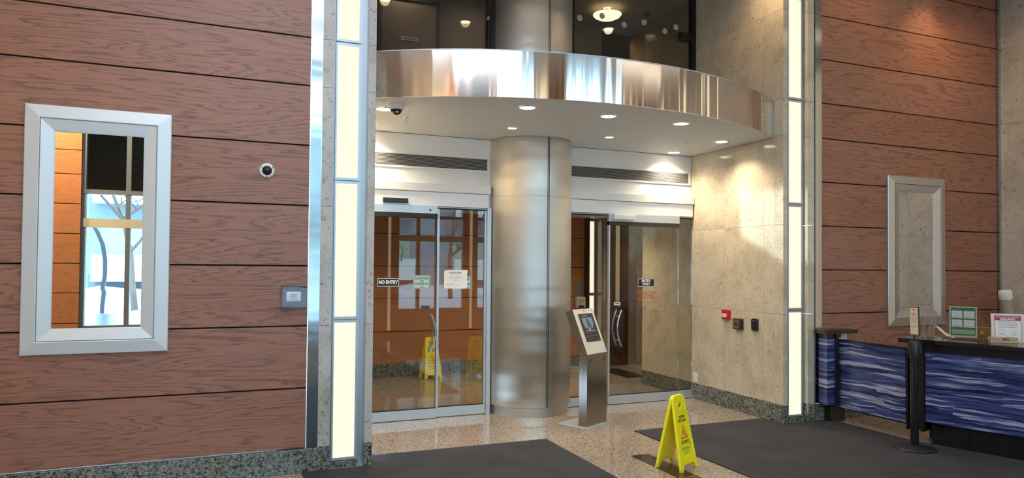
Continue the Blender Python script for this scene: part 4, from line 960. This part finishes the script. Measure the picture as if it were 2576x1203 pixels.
for x, y, e, wh in ((1.83, 5.40, 12, 'reflected above the garbage room door'), (3.03, 5.05, 14, 'reflected left of the column'), (4.99, 5.60, 34, 'reflected under the dish light'), (6.38, 5.12, 10, 'reflected at the right edge of the glass')):
    wash(x, y, 'round lobby ceiling light, '+wh, e, 150)
wash(8.0, 4.9, 'added ceiling light brightening the right stone wall', 16, 140)  # added lamp, lifts the stone wall; no fitting known here
for x in (-3.3, -2.45): 
    t = thing('wall_washer', 'ceiling washer over the wood wall behind the viewer, '+('left' if x < -3 else 'right'), 'ceiling light', (x, -0.75, CEIL), group='ceiling wall washers')
    MB().lathe([(0.10, 0), (0.10, -0.01), (0.075, -0.012), (0.07, -0.002)], 32, cap=False).build('trim_ring', M['alu'], t, smooth=True)
    MB().lathe([(0.07, -0.001), (0.07, -0.004)], 24).build('lens', M['lens'], t)
    l = lamp('bulb', 'SPOT', (0, 0, -0.02), 380, (1.0, 0.80, 0.52), spot_size=math.radians(120), spot_blend=0.8, shadow_soft_size=0.06); l.parent = t
    l.rotation_euler = (math.radians(-20), 0, 0)
def side_column(y, label):
    t = thing('wall_light_column', label, 'light panel', (8.735, y, 0.2), (0, 0, -PI/2), group='light columns on the right stone wall')
    MB().box(-0.11, 0.11, -0.03, 0, 0, 4.6).build('frame', M['alu'], t); MB().box(-0.085, 0.085, -0.036, -0.030, 0.02, 4.58).build('diffuser', bpy.data.materials['warm_column_diffuser'], t)
for y, wh in ((3.5, 'nearest the desk'), (2.7, 'second from the desk'), (1.2, 'third from the desk'), (-0.3, 'nearest the windows')): side_column(y, 'warm light column on the right stone wall, '+wh)
# ------------------------------------------------------------ the street outside the windows (seen in the mirror and in the glass)
m = MB(); nx, ny = 40, 30
import math as _m
vs = []; fs = []
for j in range(ny+1):
    for i in range(nx+1):
        x = -30+60*i/nx; y = -1.85-30*j/ny
        d = -y-1.85; z = 0.0+0.45*min(1, d/2.5)+0.18*_m.sin(x*0.9+0.3*d)*min(1, d/3)+0.12*_m.sin(x*2.1+d)*min(1, d/3)
        vs.append((x, y, z))
for j in range(ny):
    for i in range(nx): fs.append((j*(nx+1)+i, j*(nx+1)+i+1, (j+1)*(nx+1)+i+1, (j+1)*(nx+1)+i))
struct(m.add(vs, fs).build('floor_snow', M['snow'], smooth=True))
bt = thing('apartment_building', 'pale blue grey building across the snowy street, seen in the mirror', 'building', (0, -22, 0))
MB().box(-24, 26, -6, 0, 0, 8.2).build('facade', M['facade'], bt)
for k in range(9):
    for fl2 in range(2):
        x = -21+k*5.4; z = 1.0+fl2*3.2
        f1 = MB().box(x, x+3.0, 0.0, 0.06, z+0.3, z+2.3).build('window', M['facade_warm'], bt)
        MB().box(x-0.2, x+3.2, 0.0, 1.0, z-0.15, z).box(x-0.2, x+3.2, 0.92, 0.98, z, z+0.95).build('balcony', simple('balcony_white', (0.6, 0.65, 0.66), 0.6) if (k+fl2) == 0 else bpy.data.materials['balcony_white'], bt)
def tree(x, y, label, seed):
    rnd = random.Random(seed); m = MB()
    def br(p, d, L, r, lv):
        pts = [Vector(p)]; dd = Vector(d)
        for k in range(4):
            dd = (dd+Vector((rnd.uniform(-.18, .18), rnd.uniform(-.18, .18), rnd.uniform(-.03, .12)))).normalized(); pts.append(pts[-1]+dd*L/4)
        m.tube(pts, [r*(1-0.16*k) for k in range(5)], 6)
        if lv:
            for k in range(5 if lv > 1 else 4):
                q = pts[rnd.randint(1, 4)]; a = rnd.uniform(0, 2*PI); br(q, Vector((math.cos(a), math.sin(a), rnd.uniform(0.3, 1.1))).normalized(), L*rnd.uniform(.45, .65), r*0.45, lv-1)
    br((0, 0, 0), (0, 0, 1), 3.2, 0.09, 3)
    return tag(m.build('bare_tree', M['bark'], loc=(x, y, 0.3)), label, 'tree', 'bare winter trees outside')
tree(-2.05, -8.3, 'bare winter tree on the snow, seen at the right of the mirror', 3)
tree(3.4, -6.5, 'bare winter tree on the snow, reflected in the left door glass', 5)
tree(6.8, -7.5, 'bare winter tree on the snow, further along the street', 8)
t = thing('curved_sculpture', 'tall curved steel blade on a round base in the snow, seen in mirror', 'sculpture', (-2.20, -3.9, 0.45))
pts = [(0.07, 0, -0.2), (0.06, 0, 0.3), (0.085, 0, 0.6), (0.06, 0, 0.68), (0.095, 0, 0.9), (0.095, 0, 1.2), (0.05, 0, 1.5), (-0.05, 0, 1.75), (-0.18, 0, 1.95)]
m = MB(); vs = []
for k, (x, y, z) in enumerate(pts):
    wd = 0.07 if k else 0.06; vs += [(x-wd*0.5, -0.03, z), (x+wd*0.5, -0.03, z), (x+wd*0.5, 0.03, z), (x-wd*0.5, 0.03, z)]
fs = [(4*j+k, 4*j+(k+1) % 4, 4*(j+1)+(k+1) % 4, 4*(j+1)+k) for j in range(len(pts)-1) for k in range(4)]
m.add(vs, fs+[(0, 1, 2, 3), tuple(range(len(vs)-4, len(vs)))]).build('blade', simple('weathered_steel_blade', (0.13, 0.17, 0.20), 0.4, 0.5), t)
MB().lathe([(0.22, -0.3), (0.22, 0.20)], 32, c=(0.06, 0, 0)).build('base', M['alu'], t, smooth=True)
# roof of the lobby
struct(MB().box(-4.3, 9.2, YB-0.4, 11.8, 6.02, 6.2).build('ceiling_roof', M['white']))
